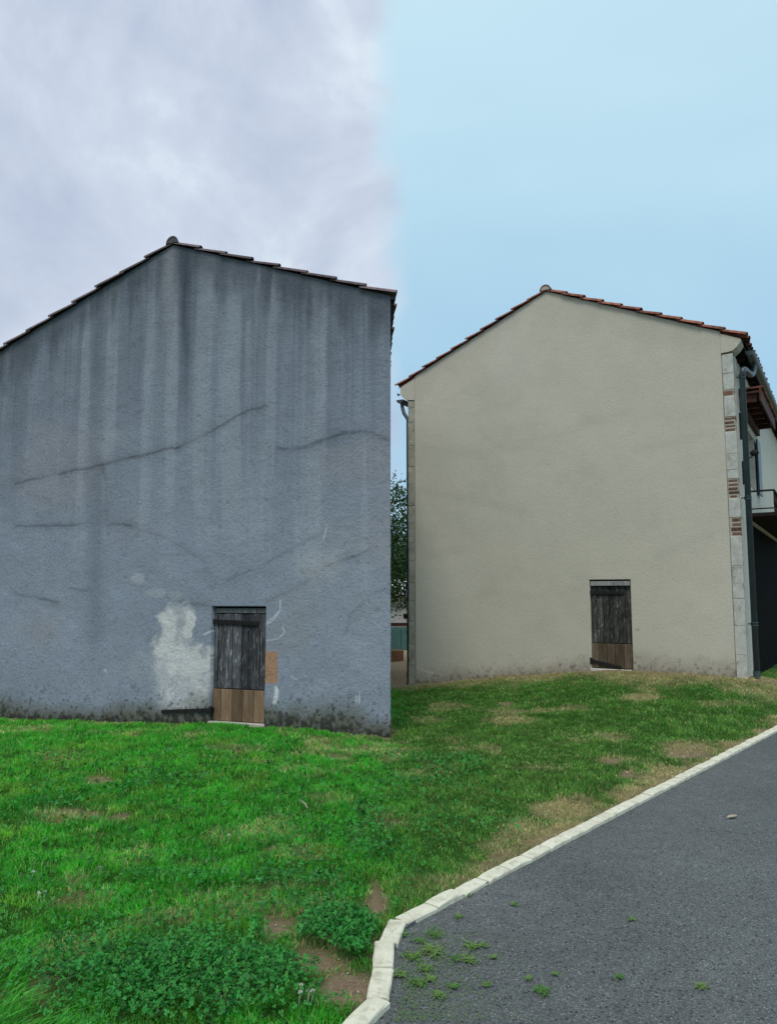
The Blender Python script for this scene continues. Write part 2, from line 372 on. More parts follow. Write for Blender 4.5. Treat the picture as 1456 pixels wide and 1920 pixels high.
CLOVER = [(400, 1850, 240, 78, 1.), (640, 1768, 82, 50, 1.), (130, 1845, 90, 50, .45), (690, 1570, 50, 60, .5), (330, 1640, 120, 30, .3), (560, 1640, 120, 40, .4)]
def pmask(px, py, lst, jit):
    m = np.zeros(np.shape(px))
    for cx, cy, rx, ry, s in lst:
        q = np.hypot((px-cx)/rx, (py-cy)/ry) + jit; m = np.maximum(m, s*(1-sstep(.45, 1.2, q)))
    return m
gl = (FL, FR)
def front_dist(f, x, y): return -((x-f.P[0])*f.nrm[0]+(y-f.P[1])*f.nrm[1])     # > 0 in front of a gable
def along(f, x, y): return (x-f.P[0])*f.e[0]+(y-f.P[1])*f.e[1]
def in_house(f, x, y, depth, pad=0.0):
    b = -front_dist(f, x, y); t = b/f.d[1]; a = along(f, x, y)-t*f.d[0]
    return (b > -pad) & (t < depth+pad) & (a > -pad) & (a < f.L+pad)
def turf(x, y):
    z = height(x, y); px, py = pix(x, y, z); ks = kerb_side(x, y)
    j = (fbm(x*5, y*5, 31)-.5)*.9
    vis = (y > 1.5).astype(float)
    bare = pmask(px, py, BARE, j)*vis; dry = pmask(px, py, DRY, j)*vis; lush = pmask(px, py, LUSH, j)*vis; clo = pmask(px, py, CLOVER, j*.9)*vis
    edge = (1-sstep(.05, .20, ks + (fbm(x*3, y*3, 8)-.5)*.4))*sstep(3.8, 4.6, y)
    bare = np.maximum(bare, edge*.55); dry = np.maximum(dry, (1-sstep(.05, .30, ks+(fbm(x*2, y*2, 9)-.5)*.75))*sstep(3.7, 4.6, y))
    fr = front_dist(FR, x, y); nr = (along(FR, x, y) > -.6)*(fr > -1.2)*(along(FR, x, y) < 12)
    dry = np.maximum(dry, nr*(fr < 5)*(1-sstep(.25, 1.5, fr+(fbm(x*1.5, y*1.5, 3)-.5)*1.5))*.85); bare = np.maximum(bare, nr*(fr < 3)*(1-sstep(.05, .45, fr+(fbm(x*3, y*3, 4)-.5)*.5))*.6)
    fl = front_dist(FL, x, y); bare = np.maximum(bare, (x < .05)*(fl < 2)*(fl > -1)*(1-sstep(.0, .12, fl+(fbm(x*5, y*5, 4)-.5)*.12))*.7)
    sand = sstep(13.6, 14.2, y+(fbm(x*4, y*4, 2)-.5)*.8)*(x > -3)*(x < 6)*(y < 40)
    dry = np.maximum(dry, sstep(.60, .74, fbm(x*1.3, y*1.3, 61))*.55)
    right = sstep(-.3, .5, x-(y-5)*.0)
    return z, px, py, ks, bare, dry, lush, clo, sand, right

# ------------------------------------------------------------------ ground, road, kerb
def graded(lo, a, b, hi, step, g=1.18):
    c = list(np.arange(a, b+1e-6, step)); s = step
    while c[-1] < hi: s *= g; c.append(c[-1]+s)
    s = step; pre = []; q = a
    while q > lo: s *= g; q -= s; pre.append(q)
    return np.array(pre[::-1]+c)
gx = graded(-900, -7.5, 8.5, 900, .055); gy = graded(-300, 1.2, 16, 1500, .055)
X, Y = np.meshgrid(gx, gy); x = X.ravel(); y = Y.ravel()
z, px, py, ks, bare, dry, lush, clo, sand, right = turf(x, y)
road_m = sstep(-.03, -.09, ks); zz = z - road_m*.14
green = np.array([.036, .105, .016])[None]*np.ones((len(x), 1)); green = green*(.7+.6*fbm(x*6, y*6, 12))[:, None]
gc = mixc(green, (.38, .30, .16), dry*.85); gc = mixc(gc, (.30, .215, .14), bare); gc = mixc(gc, (.40, .30, .20), sand)
nx, ny = len(gx), len(gy); idx = np.arange(nx*ny).reshape(ny, nx)
q = np.stack([idx[:-1, :-1], idx[:-1, 1:], idx[1:, 1:], idx[1:, :-1]], -1).reshape(-1, 4)
g = link('ground', mesh_np('ground', np.stack([x, y, zz], 1), q.ravel(), np.arange(len(q))*4, True, gc), MAT['ground'])
tag(g, 'uneven lawn soil with bare brown patches in front of two houses', 'ground', kind='structure')
# asphalt: strip of quads from the kerb line outwards
rp = []
for a, b in zip(kerb_path[:-1], kerb_path[1:]):
    k = max(1, int(np.hypot(*(b-a))/.25)); rp += [a+(b-a)*i/k for i in range(k)]
rp.append(kerb_path[-1]); rp = np.array(rp)
cols = [0.0, .3, .8, 1.6, 3, 6, 12, 30]; V = []; Fc = []
for i, p in enumerate(rp):
    for j, c in enumerate(cols):
        tgt = np.array([.74, -.67])
        qx, qy = p + tgt*c
        V.append((qx, qy, .004 + .012*(fbm(np.array([qx*.8]), np.array([qy*.8]), 77)[0]-.5)*(c > 0)))
nc = len(cols)
for i in range(len(rp)-1):
    for j in range(nc-1): Fc.append((i*nc+j, (i+1)*nc+j, (i+1)*nc+j+1, i*nc+j+1))
o = link('asphalt_road', mesh('asphalt_road', V, Fc, True), MAT['asphalt'])
tag(o, 'dark grey asphalt drive bordered by a pale kerb', 'road', kind='structure')
# kerb stones, one object each
kerb = link('kerb', mesh('kerb_bed', *[[], []]), None)
V = []; Fc = []
for i, p in enumerate(rp):
    t = rp[min(i+1, len(rp)-1)]-rp[max(i-1, 0)]; t /= np.hypot(*t); nn = np.array([-t[1], t[0]])
    for sgn in (-1, 1): V += [(p[0]+nn[0]*sgn*.040, p[1]+nn[1]*sgn*.040, -.12), (p[0]+nn[0]*sgn*.040, p[1]+nn[1]*sgn*.040, .018)]
for i in range(len(rp)-1):
    a = i*4; b = a+4; Fc += [(a+1, a+3, b+3, b+1), (a, a+1, b+1, b), (a+2, b+2, b+3, a+3)]
kerb.data = mesh('kerb_bed', V, Fc); kerb.data.materials.append(MAT['mortar_old'])
tag(kerb, 'pale kerb of short stone blocks edging the asphalt drive', 'kerb', kind='structure')
SL = .232; variants = []
for k in range(5):
    r = random.Random(k); L = SL-.005; hw = .045; V = []; Fc = []; ns = 4
    prof = [(-hw, -.10), (-hw, .026), (-hw+.006, .032), (0, .033), (hw-.006, .032), (hw, .026), (hw, -.10)]
    for i in range(ns+1):
        e = .003 if i in (0, ns) else 0
        for (a, b) in prof: V.append((-L/2+L*i/ns, a+r.uniform(-.0025, .0025)*(b > 0), b-(e if b > 0 else 0)+r.uniform(-.001, .001)))
    m_ = len(prof)
    for i in range(ns):
        for j in range(m_-1): Fc.append((i*m_+j, (i+1)*m_+j, (i+1)*m_+j+1, i*m_+j+1))
    Fc += [tuple(range(m_)), tuple(ns*m_+j for j in range(m_))[::-1]]
    me = mesh('kerb_stone', V, Fc); me.materials.append(MAT['kerb']); variants.append(me)
# walk along the kerb path from the far end
cum = [0]
for a, b in zip(kerb_path[:-1], kerb_path[1:]): cum.append(cum[-1]+np.hypot(*(b-a)))
s_ = .1
while s_ < cum[-1]-.4:
    k = max(i for i in range(len(cum)-1) if cum[i] <= s_+SL/2); a, b = kerb_path[k], kerb_path[k+1]; t = (s_+SL/2-cum[k])/(cum[k+1]-cum[k]); p = a+(b-a)*t
    an = math.atan2(b[1]-a[1], b[0]-a[0])
    near = s_ > cum[1]-1.4
    o = link('kerb_stone', random.choice(variants), None, kerb, (p[0], p[1], random.uniform(-.005, .003)-(random.uniform(0, .006) if near else 0)),
             (random.uniform(-.012, .012), random.uniform(-.006, .006), an+random.uniform(-.016, .016)*(3 if near else 1)))
    s_ += SL

# ------------------------------------------------------------------ gable wall with a door opening
def gable(house, f, x0, x1, roof, base, door, step, paint, mat, thick=.38, rough=1.0):
    """front skin of a gable on a fine grid, with reveals; roof(x) gives the top edge"""
    dx0, dx1, dz0, dz1 = door
    def cuts(a, b, marks):
        ms = sorted([a]+[m for m in marks if a < m < b]+[b]); o = []
        for p, q in zip(ms[:-1], ms[1:]):
            k = max(1, int(round((q-p)/step))); o += list(p+(q-p)*np.arange(k)/k)
        return np.array(o+[b])
    apexes = [roof.apex]; lift = .034
    xs = cuts(x0, x1, [dx0, dx1]+apexes); zc = dz1+.25
    zl = cuts(base, zc, [dz0, dz1]); kt = int((max(roof(xx) for xx in xs)-zc)/step); tt = np.arange(1, kt+1)/kt
    top = np.array([roof(v)+lift for v in xs]); Z = np.concatenate([np.repeat(zl[:, None], len(xs), 1), zc+(top[None]-zc)*tt[:, None]], 0)
    Xg = np.repeat(xs[None], len(Z), 0); nz, nx = Z.shape; xv = Xg.ravel(); zv = Z.ravel()
    dep = (fbm(xv*1.6, zv*1.6, 21)-.5)*.02 + (fbm(xv*7, zv*7, 22)-.5)*.010
    dep = dep*rough
    onedge = (np.abs(xv-dx0) < 1e-4) | (np.abs(xv-dx1) < 1e-4)
    v = np.stack([xv, dep, zv], 1)
    wx, wy, wz = f.world(xv, 0*xv, zv); colr = paint(*pix(wx, wy, wz), xv, zv, roof)
    idx = np.arange(nz*nx).reshape(nz, nx); q = np.stack([idx[:-1, :-1], idx[:-1, 1:], idx[1:, 1:], idx[1:, :-1]], -1)
    cx_ = (Xg[:-1, :-1]+Xg[:-1, 1:])/2; cz_ = (Z[:-1, :-1]+Z[1:, :-1])/2
    keep = ~((cx_ > dx0) & (cx_ < dx1) & (cz_ > dz0) & (cz_ < dz1)); faces = [q[keep].reshape(-1, 4)]
    # returns at the outer edges and round the opening
    def ret(chain, d, sh=0.0):
        nonlocal v, colr
        b = len(v); w_ = v[chain].copy(); w_[:, 1] = d; w_[:, 0] += sh*d; v = np.concatenate([v, w_]); colr = np.concatenate([colr, colr[chain]])
        k = np.arange(len(chain)-1); faces.append(np.stack([chain[k], chain[k+1], b+k+1, b+k], 1))
    sh = f.d[0]/f.d[1]; ret(idx[:, 0], thick, sh); ret(idx[-1], thick, sh); ret(idx[::-1, -1], thick, sh)
    ix0 = int(np.argmin(abs(xs-dx0))); ix1 = int(np.argmin(abs(xs-dx1))); iz0 = int(np.argmin(abs(zl-dz0))); iz1 = int(np.argmin(abs(zl-dz1)))
    ret(idx[iz0:iz1+1, ix0][::-1], .16); ret(idx[iz1, ix0:ix1+1][::-1], .16); ret(idx[iz0:iz1+1, ix1], .16); ret(idx[iz0, ix0:ix1+1], .16)
    fc = np.concatenate(faces)
    return link('gable_wall', mesh_np('gable_wall', v, fc.ravel(), np.arange(len(fc))*4, True, colr), mat, house)
class Roofline:
    def __init__(s, pts): s.p = pts; s.apex = max(pts, key=lambda q: q[1])[0]
    def __call__(s, x):
        p = s.p
        if x <= p[0][0]: a, b = p[0], p[1]
        elif x >= p[-1][0]: a, b = p[-2], p[-1]
        else:
            k = max(i for i in range(len(p)-1) if p[i][0] <= x+1e-9); a, b = p[k], p[k+1]
        return a[1]+(b[1]-a[1])*(x-a[0])/(b[0]-a[0])
    def vec(s, x): return np.interp(x, [q[0] for q in s.p], [q[1] for q in s.p])

def paint_old(px, py, x, z, roof):
    c = np.ones((len(x), 3))*np.array([.240, .277, .337])*(1.14-.26*sstep(.8, 5.6, z))[:, None]
    big = fbm(x*.8, z*.8, 41); c = c*(.84+.32*big)[:, None]
    c = mixc(c, (.29, .295, .325), sstep(.5, .7, fbm(x*.6+3, z*.9, 43))*.6)           # warmer areas
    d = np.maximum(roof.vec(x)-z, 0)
    st = .34*fbm(x*3.2, z*.18, 50)+.30*fbm(x*10, z*.30, 51)+.36*fbm(x*26, z*.45, 52)
    reach = 1.6+2.6*fbm(x*1.4, z*0+3, 53)
    streak = sstep(.38, .66, st)*np.clip(1-d/reach, 0, 1)**.8
    c = mixc(c, (.085, .096, .112), streak*.48)
    light = sstep(.50, .70, fbm(x*4.5, z*.22, 57))*(1-sstep(3.4, 4.4, d)); c = mixc(c, (.36, .40, .45), light*.42)
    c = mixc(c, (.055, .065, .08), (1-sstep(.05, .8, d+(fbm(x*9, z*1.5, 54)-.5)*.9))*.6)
    # the broad run below the ridge, and the clean band beside it
    c = mixc(c, (.30, .31, .33), (np.exp(-((px-318)/13)**2))*(1-sstep(520, 760, py))*.55)
    c = mixc(c, (.055, .07, .095), np.exp(-((px-346-(fbm(z*2, x*0, 3)-.5)*8)/10)**2)*(1-sstep(560, 860, py))*.8)
    c = mixc(c, (.13, .155, .19), np.exp(-((px-180)/16)**2)*sstep(640, 1000, py)*(1-sstep(1150, 1300, py))*.4)
    lr = sstep(430, 720, px)*sstep(860, 1100, py)*(1-sstep(1130, 1330, py)); c = mixc(c, (.36, .39, .44), lr*.35*fbm(x*1.5, z*1.5, 60)*1.6)
    wob = (fbm(x*9, z*9, 71)-.5)*14+(fbm(x*28, z*28, 76, 3)-.5)*9; wob2 = (fbm(x*3, z*3, 72)-.5)*12
    def crack(pts, wd, s, soft=1.6):
        nonlocal c
        dd = np.maximum(0, seg_dist(px+wob*.4, py+wob2*.6+wob*.3, pts)-wd*.18); brk = .5+.85*sstep(.3, .7, fbm(x*2.4, z*2.4, 73)); m = (.32*np.exp(-(dd/(wd*1.7))**soft)+.62*np.exp(-(dd/(wd*.30))**2))*brk
        c = mixc(c, (.045, .052, .062), np.clip(m*s*.72, 0, .7))
    crack([(30, 906), (110, 888), (190, 872), (245, 857), (300, 846), (335, 838), (385, 815), (430, 790), (470, 768), (500, 760)], 4.5, .62)
    crack([(245, 857), (300, 846), (335, 838)], 4, .5)
    crack([(192, 872), (200, 900), (198, 940), (196, 978)], 9, .45)
    crack([(30, 986), (90, 988), (175, 979), (245, 986)], 4.5, .55); crack([(245, 986), (300, 1003), (330, 1020), (380, 1048), (400, 1090)], 5, .28)
    crack([(520, 842), (575, 838), (600, 828), (640, 813), (670, 808), (700, 812), (727, 826)], 6.5, .62); crack([(590, 832), (640, 814)], 4, .5)
    crack([(400, 1100), (440, 1082), (490, 1062), (560, 1020), (600, 1002)], 5, .28); crack([(500, 1128), (530, 1112), (580, 1088), (620, 1060), (690, 1035)], 5, .48)
    crack([(30, 1114), (75, 1121), (105, 1130)], 5, .6); crack([(645, 1190), (660, 1150), (690, 1120), (727, 1103)], 7, .28); crack([(130, 1103), (165, 1108)], 6, .4); crack([(330, 1128), (395, 1136)], 7, .35)
    # worn pale patch left of the door
    e = wob*1.5+wob2
    def blob(cx, cy, rx, ry): return np.maximum(np.abs(px-cx+e*.8)/rx, np.abs(py-cy+e)/ry)
    def ell(cx, cy, rx, ry): return np.hypot((px-cx+e*.9)/rx, (py-cy+e)/ry)
    p = np.minimum.reduce([ell(325, 1180, 30, 55), ell(352, 1165, 14, 38), blob(362, 1240, 34, 34), ell(345, 1275, 62, 74), ell(320, 1225, 34, 60), blob(384, 1255, 14, 46)])
    pm = (1-sstep(.55, 1.15, p))*(.52+.7*sstep(.3, .6, fbm(x*4, z*4, 75))); c = mixc(c, (.66, .66, .66), np.clip(pm, 0, .9))
    c = mixc(c, (.24, .27, .31), (1-sstep(.4, 1., np.hypot((px-382)/12, (py-1222)/18)))*.5); c = mixc(c, (.24, .27, .31), (1-sstep(.4, 1., np.hypot((px-338)/14, (py-1168)/16)+wob*.03))*.5)
    for cx, cy, rx, ry, s in ((258, 1085, 15, 12, .45), (295, 1112, 22, 10, .35), (330, 1115, 18, 9, .3), (350, 1330, 60, 24, .25), (270, 1250, 34, 40, .2), (600, 1060, 60, 36, .28)):
        c = mixc(c, (.5, .51, .53), (1-sstep(.5, 1.1, np.hypot((px-cx)/rx, (py-cy)/ry)+wob*.03))*s)
    r_ = np.maximum(np.abs(px-505-wob*.15)/16, np.abs(py-1251-wob*.2)/32); c = mixc(c, (.42, .25, .16), 1-sstep(.88, 1.0, r_))
    def scratch(pts, wd=1.0, s=.6, cl=(.7, .71, .73)):
        nonlocal c
        c = mixc(c, cl, (1-sstep(wd*.6, wd*1.5, seg_dist(px, py, pts)))*s)
    scratch([(526, 1125), (525, 1145), (512, 1158), (506, 1162), (498, 1168)]); scratch([(522, 1150), (514, 1162), (500, 1170)], 1.2, .6)
    scratch([(530, 1175), (534, 1186), (521, 1198), (500, 1201)]); scratch([(612, 990), (606, 1012)], 1.3, .5); scratch([(668, 1300), (666, 1322)], 1.3, .6); scratch([(674, 1298), (672, 1320)], 1.3, .6)
    scratch([(518, 1290), (519, 1302), (515, 1318)], 3.6, .9); scratch([(383, 1190), (396, 1183)], 1.3, .7); scratch([(546, 1268), (556, 1274)], 1.2, .5); scratch([(196, 1256), (199, 1260)], 1.6, .6)
    h = np.maximum(z-base_old(x), 0)                                                  # splash dirt and moss over the ground
    tall = .20+.50*fbm(x*1.3, 0*z, 82); sp1 = fbm(x*26, z*22, 81, 3); sp2 = fbm(x*7, z*7, 83)
    g_ = np.clip(1-h/tall, 0, 1); c = mixc(c, (.12, .122, .085), np.clip(g_*1.5*(.4+.9*sp2), 0, .88))
    c = mixc(c, (.05, .052, .040), sstep(.52, .70, sp1*.62+g_*.42)*.7); c = mixc(c, (.028, .03, .024), sstep(.62, .76, sp1*.5+g_*.52)*.8)
    c = mixc(c, (.06, .064, .06), sstep(.62, .72, sp1)*(1-sstep(.1, .8, h))*.7)
    c = mixc(c, (.10, .11, .125), sstep(.66, .74, fbm(x*30, z*30, 86))*.3)
    return c
def paint_new(px, py, x, z, roof):
    c = np.ones((len(x), 3))*np.array([.545, .512, .415])
    c = c*(.96+.08*fbm(x*.7, z*.9, 91))[:, None]; c = mixc(c, (.44, .415, .335), sstep(.55, .75, fbm(x*1.1, z*1.6, 92))*.25)
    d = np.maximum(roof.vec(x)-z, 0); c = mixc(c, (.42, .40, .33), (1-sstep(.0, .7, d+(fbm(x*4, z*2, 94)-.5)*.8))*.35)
    c = mixc(c, (.58, .55, .46), sstep(.56, .76, fbm(x*.9+7, z*1.0, 95))*.35)
    wob2 = (fbm(x*3, z*3, 72)-.5)*12                                                  # ghosts of the old cracks
    for pts in ([(800, 840), (900, 850), (990, 830), (1080, 800), (1180, 770)], [(1190, 845), (1260, 830), (1340, 812)], [(790, 920), (880, 935), (980, 960)], [(900, 1110), (1000, 1120), (1090, 1108)], [(1230, 1040), (1330, 1000)]):
        c = mixc(c, (.34, .325, .26), np.exp(-(seg_dist(px, py+wob2, pts)/9)**2)*.14)
    h = np.maximum(z-base_new(x), 0); spots = fbm(x*15, z*15, 81)
    c = mixc(c, (.44, .43, .38), (1-sstep(.1, .9, h))*.3)
    sp1 = fbm(x*26, z*22, 81, 3); g_ = np.clip(1-h/(.16+.40*fbm(x*1.3, 0*z, 82)), 0, 1); c = mixc(c, (.27, .24, .18), np.clip(g_*(.3+.9*spots), 0, .7))
    c = mixc(c, (.09, .075, .06), sstep(.58, .78, sp1*.62+g_*.40)*.45); c = mixc(c, (.12, .105, .085), sstep(.62, .74, sp1)*(1-sstep(.05, .5, h))*.4)
    c = mixc(c, (.68, .64, .54), (1-sstep(1.2, 2.6, seg_dist(px, py, [(786, 1254), (800, 1259), (812, 1262)])))*.5)
    c = mixc(c, (.28, .26, .20), (1-sstep(.3, 1, np.hypot((px-1194)/7, (py-1181)/4)))*.5)
    return c
def base_fn(f, pts):
    p = [f.wall(*q) for q in pts]; xs = [q[0] for q in p]; zs = [q[1] for q in p]
    return lambda x: np.interp(x, xs, zs)
base_old = base_fn(FL, [(0, 1349), (120, 1352), (260, 1356), (398, 1358), (500, 1362), (620, 1372), (722, 1385)])
base_new = base_fn(FR, [(770, 1285), (850, 1276), (950, 1268), (1040, 1262), (1145, 1257), (1250, 1261), (1330, 1265), (1395, 1271)])

# ------------------------------------------------------------------ roofs
def roof_of(house, f, pL, pA, pR, depth, y0, courses, mat, mort, ridge_r):
    """canal-tile roof on two slopes; tiles of the verge are objects of their own"""
    D = Vector((f.d[0], f.d[1], 0)); A = Vector((pA[0], 0, pA[1]))
    V = []; Fc = []
    for E in (pL, pR):
        E = Vector((E[0], 0, E[1])); nrm = (A-E).cross(D); nrm = nrm if nrm.z > 0 else -nrm; nrm.normalize()
        b = len(V); up = nrm*.03
        for yy in (.30, depth):
            for q in (E, A): V += [tuple(q+D*yy), tuple(q+D*yy+up)]
        Fc += [tuple(b+i for i in q) for q in ((0, 2, 6, 4), (1, 5, 7, 3), (0, 4, 5, 1), (2, 3, 7, 6), (0, 1, 3, 2), (4, 6, 7, 5))]
    roof = link('roof', mesh('roof_deck', V, Fc), MAT['soffit'], house)
    SV = []; SF = []
    for si, (E, nco) in enumerate(((pL, courses[0]), (pR, courses[1]))):
        E = Vector((E[0], 0, E[1])); sl = A-E; L = sl.length; sdir = sl/L; nrm = sdir.cross(D); nrm = nrm if nrm.z > 0 else -nrm; nrm.normalize()
        ex = L/nco; TL = ex*1.16; tilt = .032
        def tile(r0, r1, flip=1):
            V = []; Fc = []; K = 6
            for i, (u, r, lift) in enumerate(((-.02, r0, tilt), (TL-.02, r1, 0))):
                for rr in (r, r-.014):
                    for k in range(K+1):
                        a = math.pi*k/K; V.append(tuple(sdir*u + D*(-math.cos(a)*rr) + nrm*((math.sin(a)*rr*.62 if flip > 0 else .05-math.sin(a)*rr*.5)+lift)))
            n = K+1
            for k in range(K):
                Fc += [(k, k+1, 2*n+k+1, 2*n+k), (n+k, 3*n+k, 3*n+k+1, n+k+1), (k, n+k, n+k+1, k+1), (2*n+k, 2*n+k+1, 3*n+k+1, 3*n+k)]
            Fc += [(0, 2*n, 3*n, n), (K, n+K, 3*n+K, 2*n+K)]
            return V, Fc
        tv, tf = tile(.105, .085); tm = mesh('roof_tile', tv, tf); tm.materials.append(mat)
        for i in range(nco):
            p = E + sdir*(ex*i) + D*(y0+.09) + nrm*.020
            o = link('roof_tile', tm, None, roof, tuple(p + D*random.uniform(-.012, .012) + nrm*random.uniform(-.006, .006)), (random.uniform(-.015, .015), random.uniform(-.014, .014), random.uniform(-.012, .012)))
        ncol = int((depth-y0)/.21)
        for i in range(nco):
            for j in range(1, ncol):
                p = E + sdir*(ex*i+random.uniform(-.02, .02)) + D*(y0+.09+j*.21) + nrm*(.028+random.uniform(-.004, .004))
                add(([tuple(Vector(q)+p) for q in tv], tf), SV, SF)
    o = link('tile_field', mesh('tile_field', SV, SF), mat, roof); tag(o, kind='stuff')
    # ridge
    rm = {}
    def ridge(L):
        V = []; Fc = []; K = 10
        for u, r in ((0, ridge_r), (L, ridge_r*.9)):
            for rr in (r, r-.018):
                for k in range(K+1):
                    a = math.pi*k/K; V.append(tuple(D*u + Vector((-math.cos(a)*rr, 0, math.sin(a)*rr*1.05-.01))))
        n = K+1
        for k in range(K):
            Fc += [(k, k+1, 2*n+k+1, 2*n+k), (n+k, 3*n+k, 3*n+k+1, n+k+1), (k, n+k, n+k+1, k+1), (2*n+k, 2*n+k+1, 3*n+k+1, 3*n+k)]
        return mesh('ridge_tile', V, Fc)
    me = ridge(.44); me.materials.append(mat); k = 0; yy = y0-.005
    while yy < depth-.3:
        link('ridge_tile', me, None, roof, tuple(A+D*yy+Vector((0, 0, .035+random.uniform(-.006, .006))))); yy += .4; k += 1
    V = []; Fc = []; K = 10; r = ridge_r-.022                       # mortar fill in the open ridge end
    for u in (.004, .12):
        V.append(tuple(D*u+Vector((0, 0, 0))))
        for q in range(K+1):
            a = math.pi*q/K; V.append(tuple(D*u+Vector((-math.cos(a)*r, 0, math.sin(a)*r))))
    for q in range(K): Fc += [(0, q+2, q+1), (K+2, K+3+q, K+4+q), (q+1, q+2, K+4+q, K+3+q)]
    V += [tuple(D*.0+Vector((-r*1.1, 0, -.14))), tuple(D*.0+Vector((r*1.1, 0, -.14)))]; 
    link('ridge_mortar', mesh('ridge_mortar', V[:-2], Fc), mort, roof, tuple(A+D*(y0)+Vector((0, 0, .03))))
    return roof
def slab(name, house, quad, thick_dir, mat, z0, z1):
    """vertical wall between two plan points (house coordinates), thickened along thick_dir"""
    (xa, ya), (xb, yb) = quad; tx, ty = thick_dir
    V = [(xa, ya, z0), (xb, yb, z0), (xb+tx, yb+ty, z0), (xa+tx, ya+ty, z0)]; V += [(a, b, z1) for a, b, _ in V]
    Fc = [(0, 3, 2, 1), (4, 5, 6, 7), (0, 1, 5, 4), (1, 2, 6, 5), (2, 3, 7, 6), (3, 0, 4, 7)]
    return link(name, mesh(name, V, Fc), mat, house)

# ------------------------------------------------------------------ doors
def door_leaf(house, d, split, xs, mats, top_h, y=.055, hb=.012):
    """d: opening; split: height where old planks meet repair planks; xs: fractions of the joints"""
    x0, x1, z0, z1 = d; g = .018; w_ = x1-x0-2*g; a = x0+g
    back = link('door', mesh('door_backing', *box_vf(x0+.004, x1-.004, y+.045, y+.075, z0+.01, z1-.006)), MAT['iron'], house)
    back['label'] = mats[3]
    r = random.Random(3)
    for k in range(len(xs[0])-1):
        p, q = a+w_*xs[0][k]+.003, a+w_*xs[0][k+1]-.003; pts = box_vf(p, q, y+r.uniform(-.006, .008), y+.044, split+.004+r.uniform(0, .006), z1-top_h-.014+r.uniform(-.012, .004), .004)
        link('plank', mesh('plank', *pts), mats[0], back)
    for k in range(len(xs[1])-1):
        p, q = a+w_*xs[1][k]+.0022, a+w_*xs[1][k+1]-.0022; pts = box_vf(p, q, y-.010+r.uniform(-.003, .003), y+.044, z0+.022+r.uniform(0, .008), split-.002, .003)
        o = link('repair_plank', mesh('repair_plank', *pts), mats[1], back)
        if k == 0: o['label'] = 'newer brown plank patched in at the foot of the door'
    link('head_board', mesh('head_board', *box_vf(a-.004, x1-g+.004, y-hb, y+.05, z1-top_h-.012, z1-.026, .005)), mats[2], back)
    return back
def strap(parent, p0, p1, y, h, hinge=True, name='hinge_strap', taper=.8):
    """wrought-iron strap from p0 to p1 (x, z), with a knuckle at p0"""
    (xa, za), (xb, zb) = p0, p1; L = math.hypot(xb-xa, zb-za); an = math.atan2(zb-za, xb-xa); V = []; Fc = []
    n = 6
    for i in range(n+1):
        t = i/n; hh = h/2*(1-(1-taper)*t)
        V += [(t*L, y-.008, -hh), (t*L, y-.008, hh), (t*L, y+.012, hh), (t*L, y+.012, -hh)]
    for i in range(n):
        for k in range(4): Fc.append((4*i+k, 4*i+(k+1) % 4, 4*i+4+(k+1) % 4, 4*i+4+k))
    Fc += [(3, 2, 1, 0), (4*n, 4*n+1, 4*n+2, 4*n+3)]
    for i in range(1, 6):                                          # rivets
        add(tube_vf([(L*i/6, y-.017, 0), (L*i/6, y-.006, 0)], .009, 6), V, Fc)
    c, s = math.cos(an), math.sin(an); V = [(xa+c*q[0]-s*q[2], q[1], za+s*q[0]+c*q[2]) for q in V]
    o = link(name, mesh(name, V, Fc), MAT['iron'], parent)
    if hinge:
        V, Fc = [], []; add(tube_vf([(xa, y-.012, za-h*.95), (xa, y-.012, za+h*.95)], .021, 10), V, Fc); add(box_vf(xa-.03, xa+.012, y-.002, y+.06, za-h*.55, za+h*.55), V, Fc)
        link('hinge_knuckle', mesh('hinge_knuckle', V, Fc), MAT['iron'], parent)
    return o

# ================================================================== weathered house
H1 = link('gable_house', None, None, None, (*FL.P, 0), (0, 0, FL.ang))
tag(H1, 'weathered blue-grey house with streaked, cracked gable and dark tiled verge', 'house', 'gabled houses beside the lawn')
wl = FL.wall
a37, a324, a718 = wl(37, 641), wl(324, 463), wl(718, 556)
def ext(p, q, x): return (x, p[1]+(q[1]-p[1])*(x-p[0])/(q[0]-p[0]))
eL = ext(a37, a324, -.02); eR = ext(a324, a718, FL.L+.01)
rl = Roofline([eL, a324, eR])
dl = (wl(395, 1250)[0], wl(497, 1250)[0], wl(446, 1358)[1], wl(446, 1137)[1])
gable(H1, FL, 0.0, FL.L, rl, -.6, dl, .0135, paint_old, MAT['render_old'])
dx, dy = FL.d; DP = 8.5
slab('side_wall', H1, ((FL.L-.002+dx/dy*.38, .38), (FL.L-.002+dx*DP, dy*DP)), (-.36, 0), MAT['plaster_grey'], -.6, eR[1]-.04)
slab('side_wall', H1, ((.002+dx/dy*.38, .38), (.002+dx*DP, dy*DP)), (.36, 0), MAT['plaster_grey'], -.6, eL[1]-.04)
V = [(dx*DP+.36, dy*DP, -.6), (FL.L+dx*DP-.36, dy*DP, -.6), (FL.L+dx*DP-.36, dy*DP, eR[1]-.2), (a324[0]+dx*DP, dy*DP, a324[1]-.02), (dx*DP+.36, dy*DP, eL[1]+.1)]
V += [(p[0], p[1]-.35, p[2]) for p in V]
link('rear_wall', mesh('rear_wall', V, [(0, 1, 2, 3, 4), (9, 8, 7, 6, 5)]+[(i, 5+i, 5+(i+1) % 5, (i+1) % 5) for i in range(5)]), MAT['plaster_grey'], H1)
oL = ext(a37, a324, -.18); oR = ext(a324, a718, FL.L+.03)
roof_of(H1, FL, (oL[0], oL[1]+.012), (a324[0], a324[1]+.012), (oR[0], oR[1]+.012), DP+.1, -.045, (9, 8), MAT['tile_old'], MAT['mortar_old'], .105)
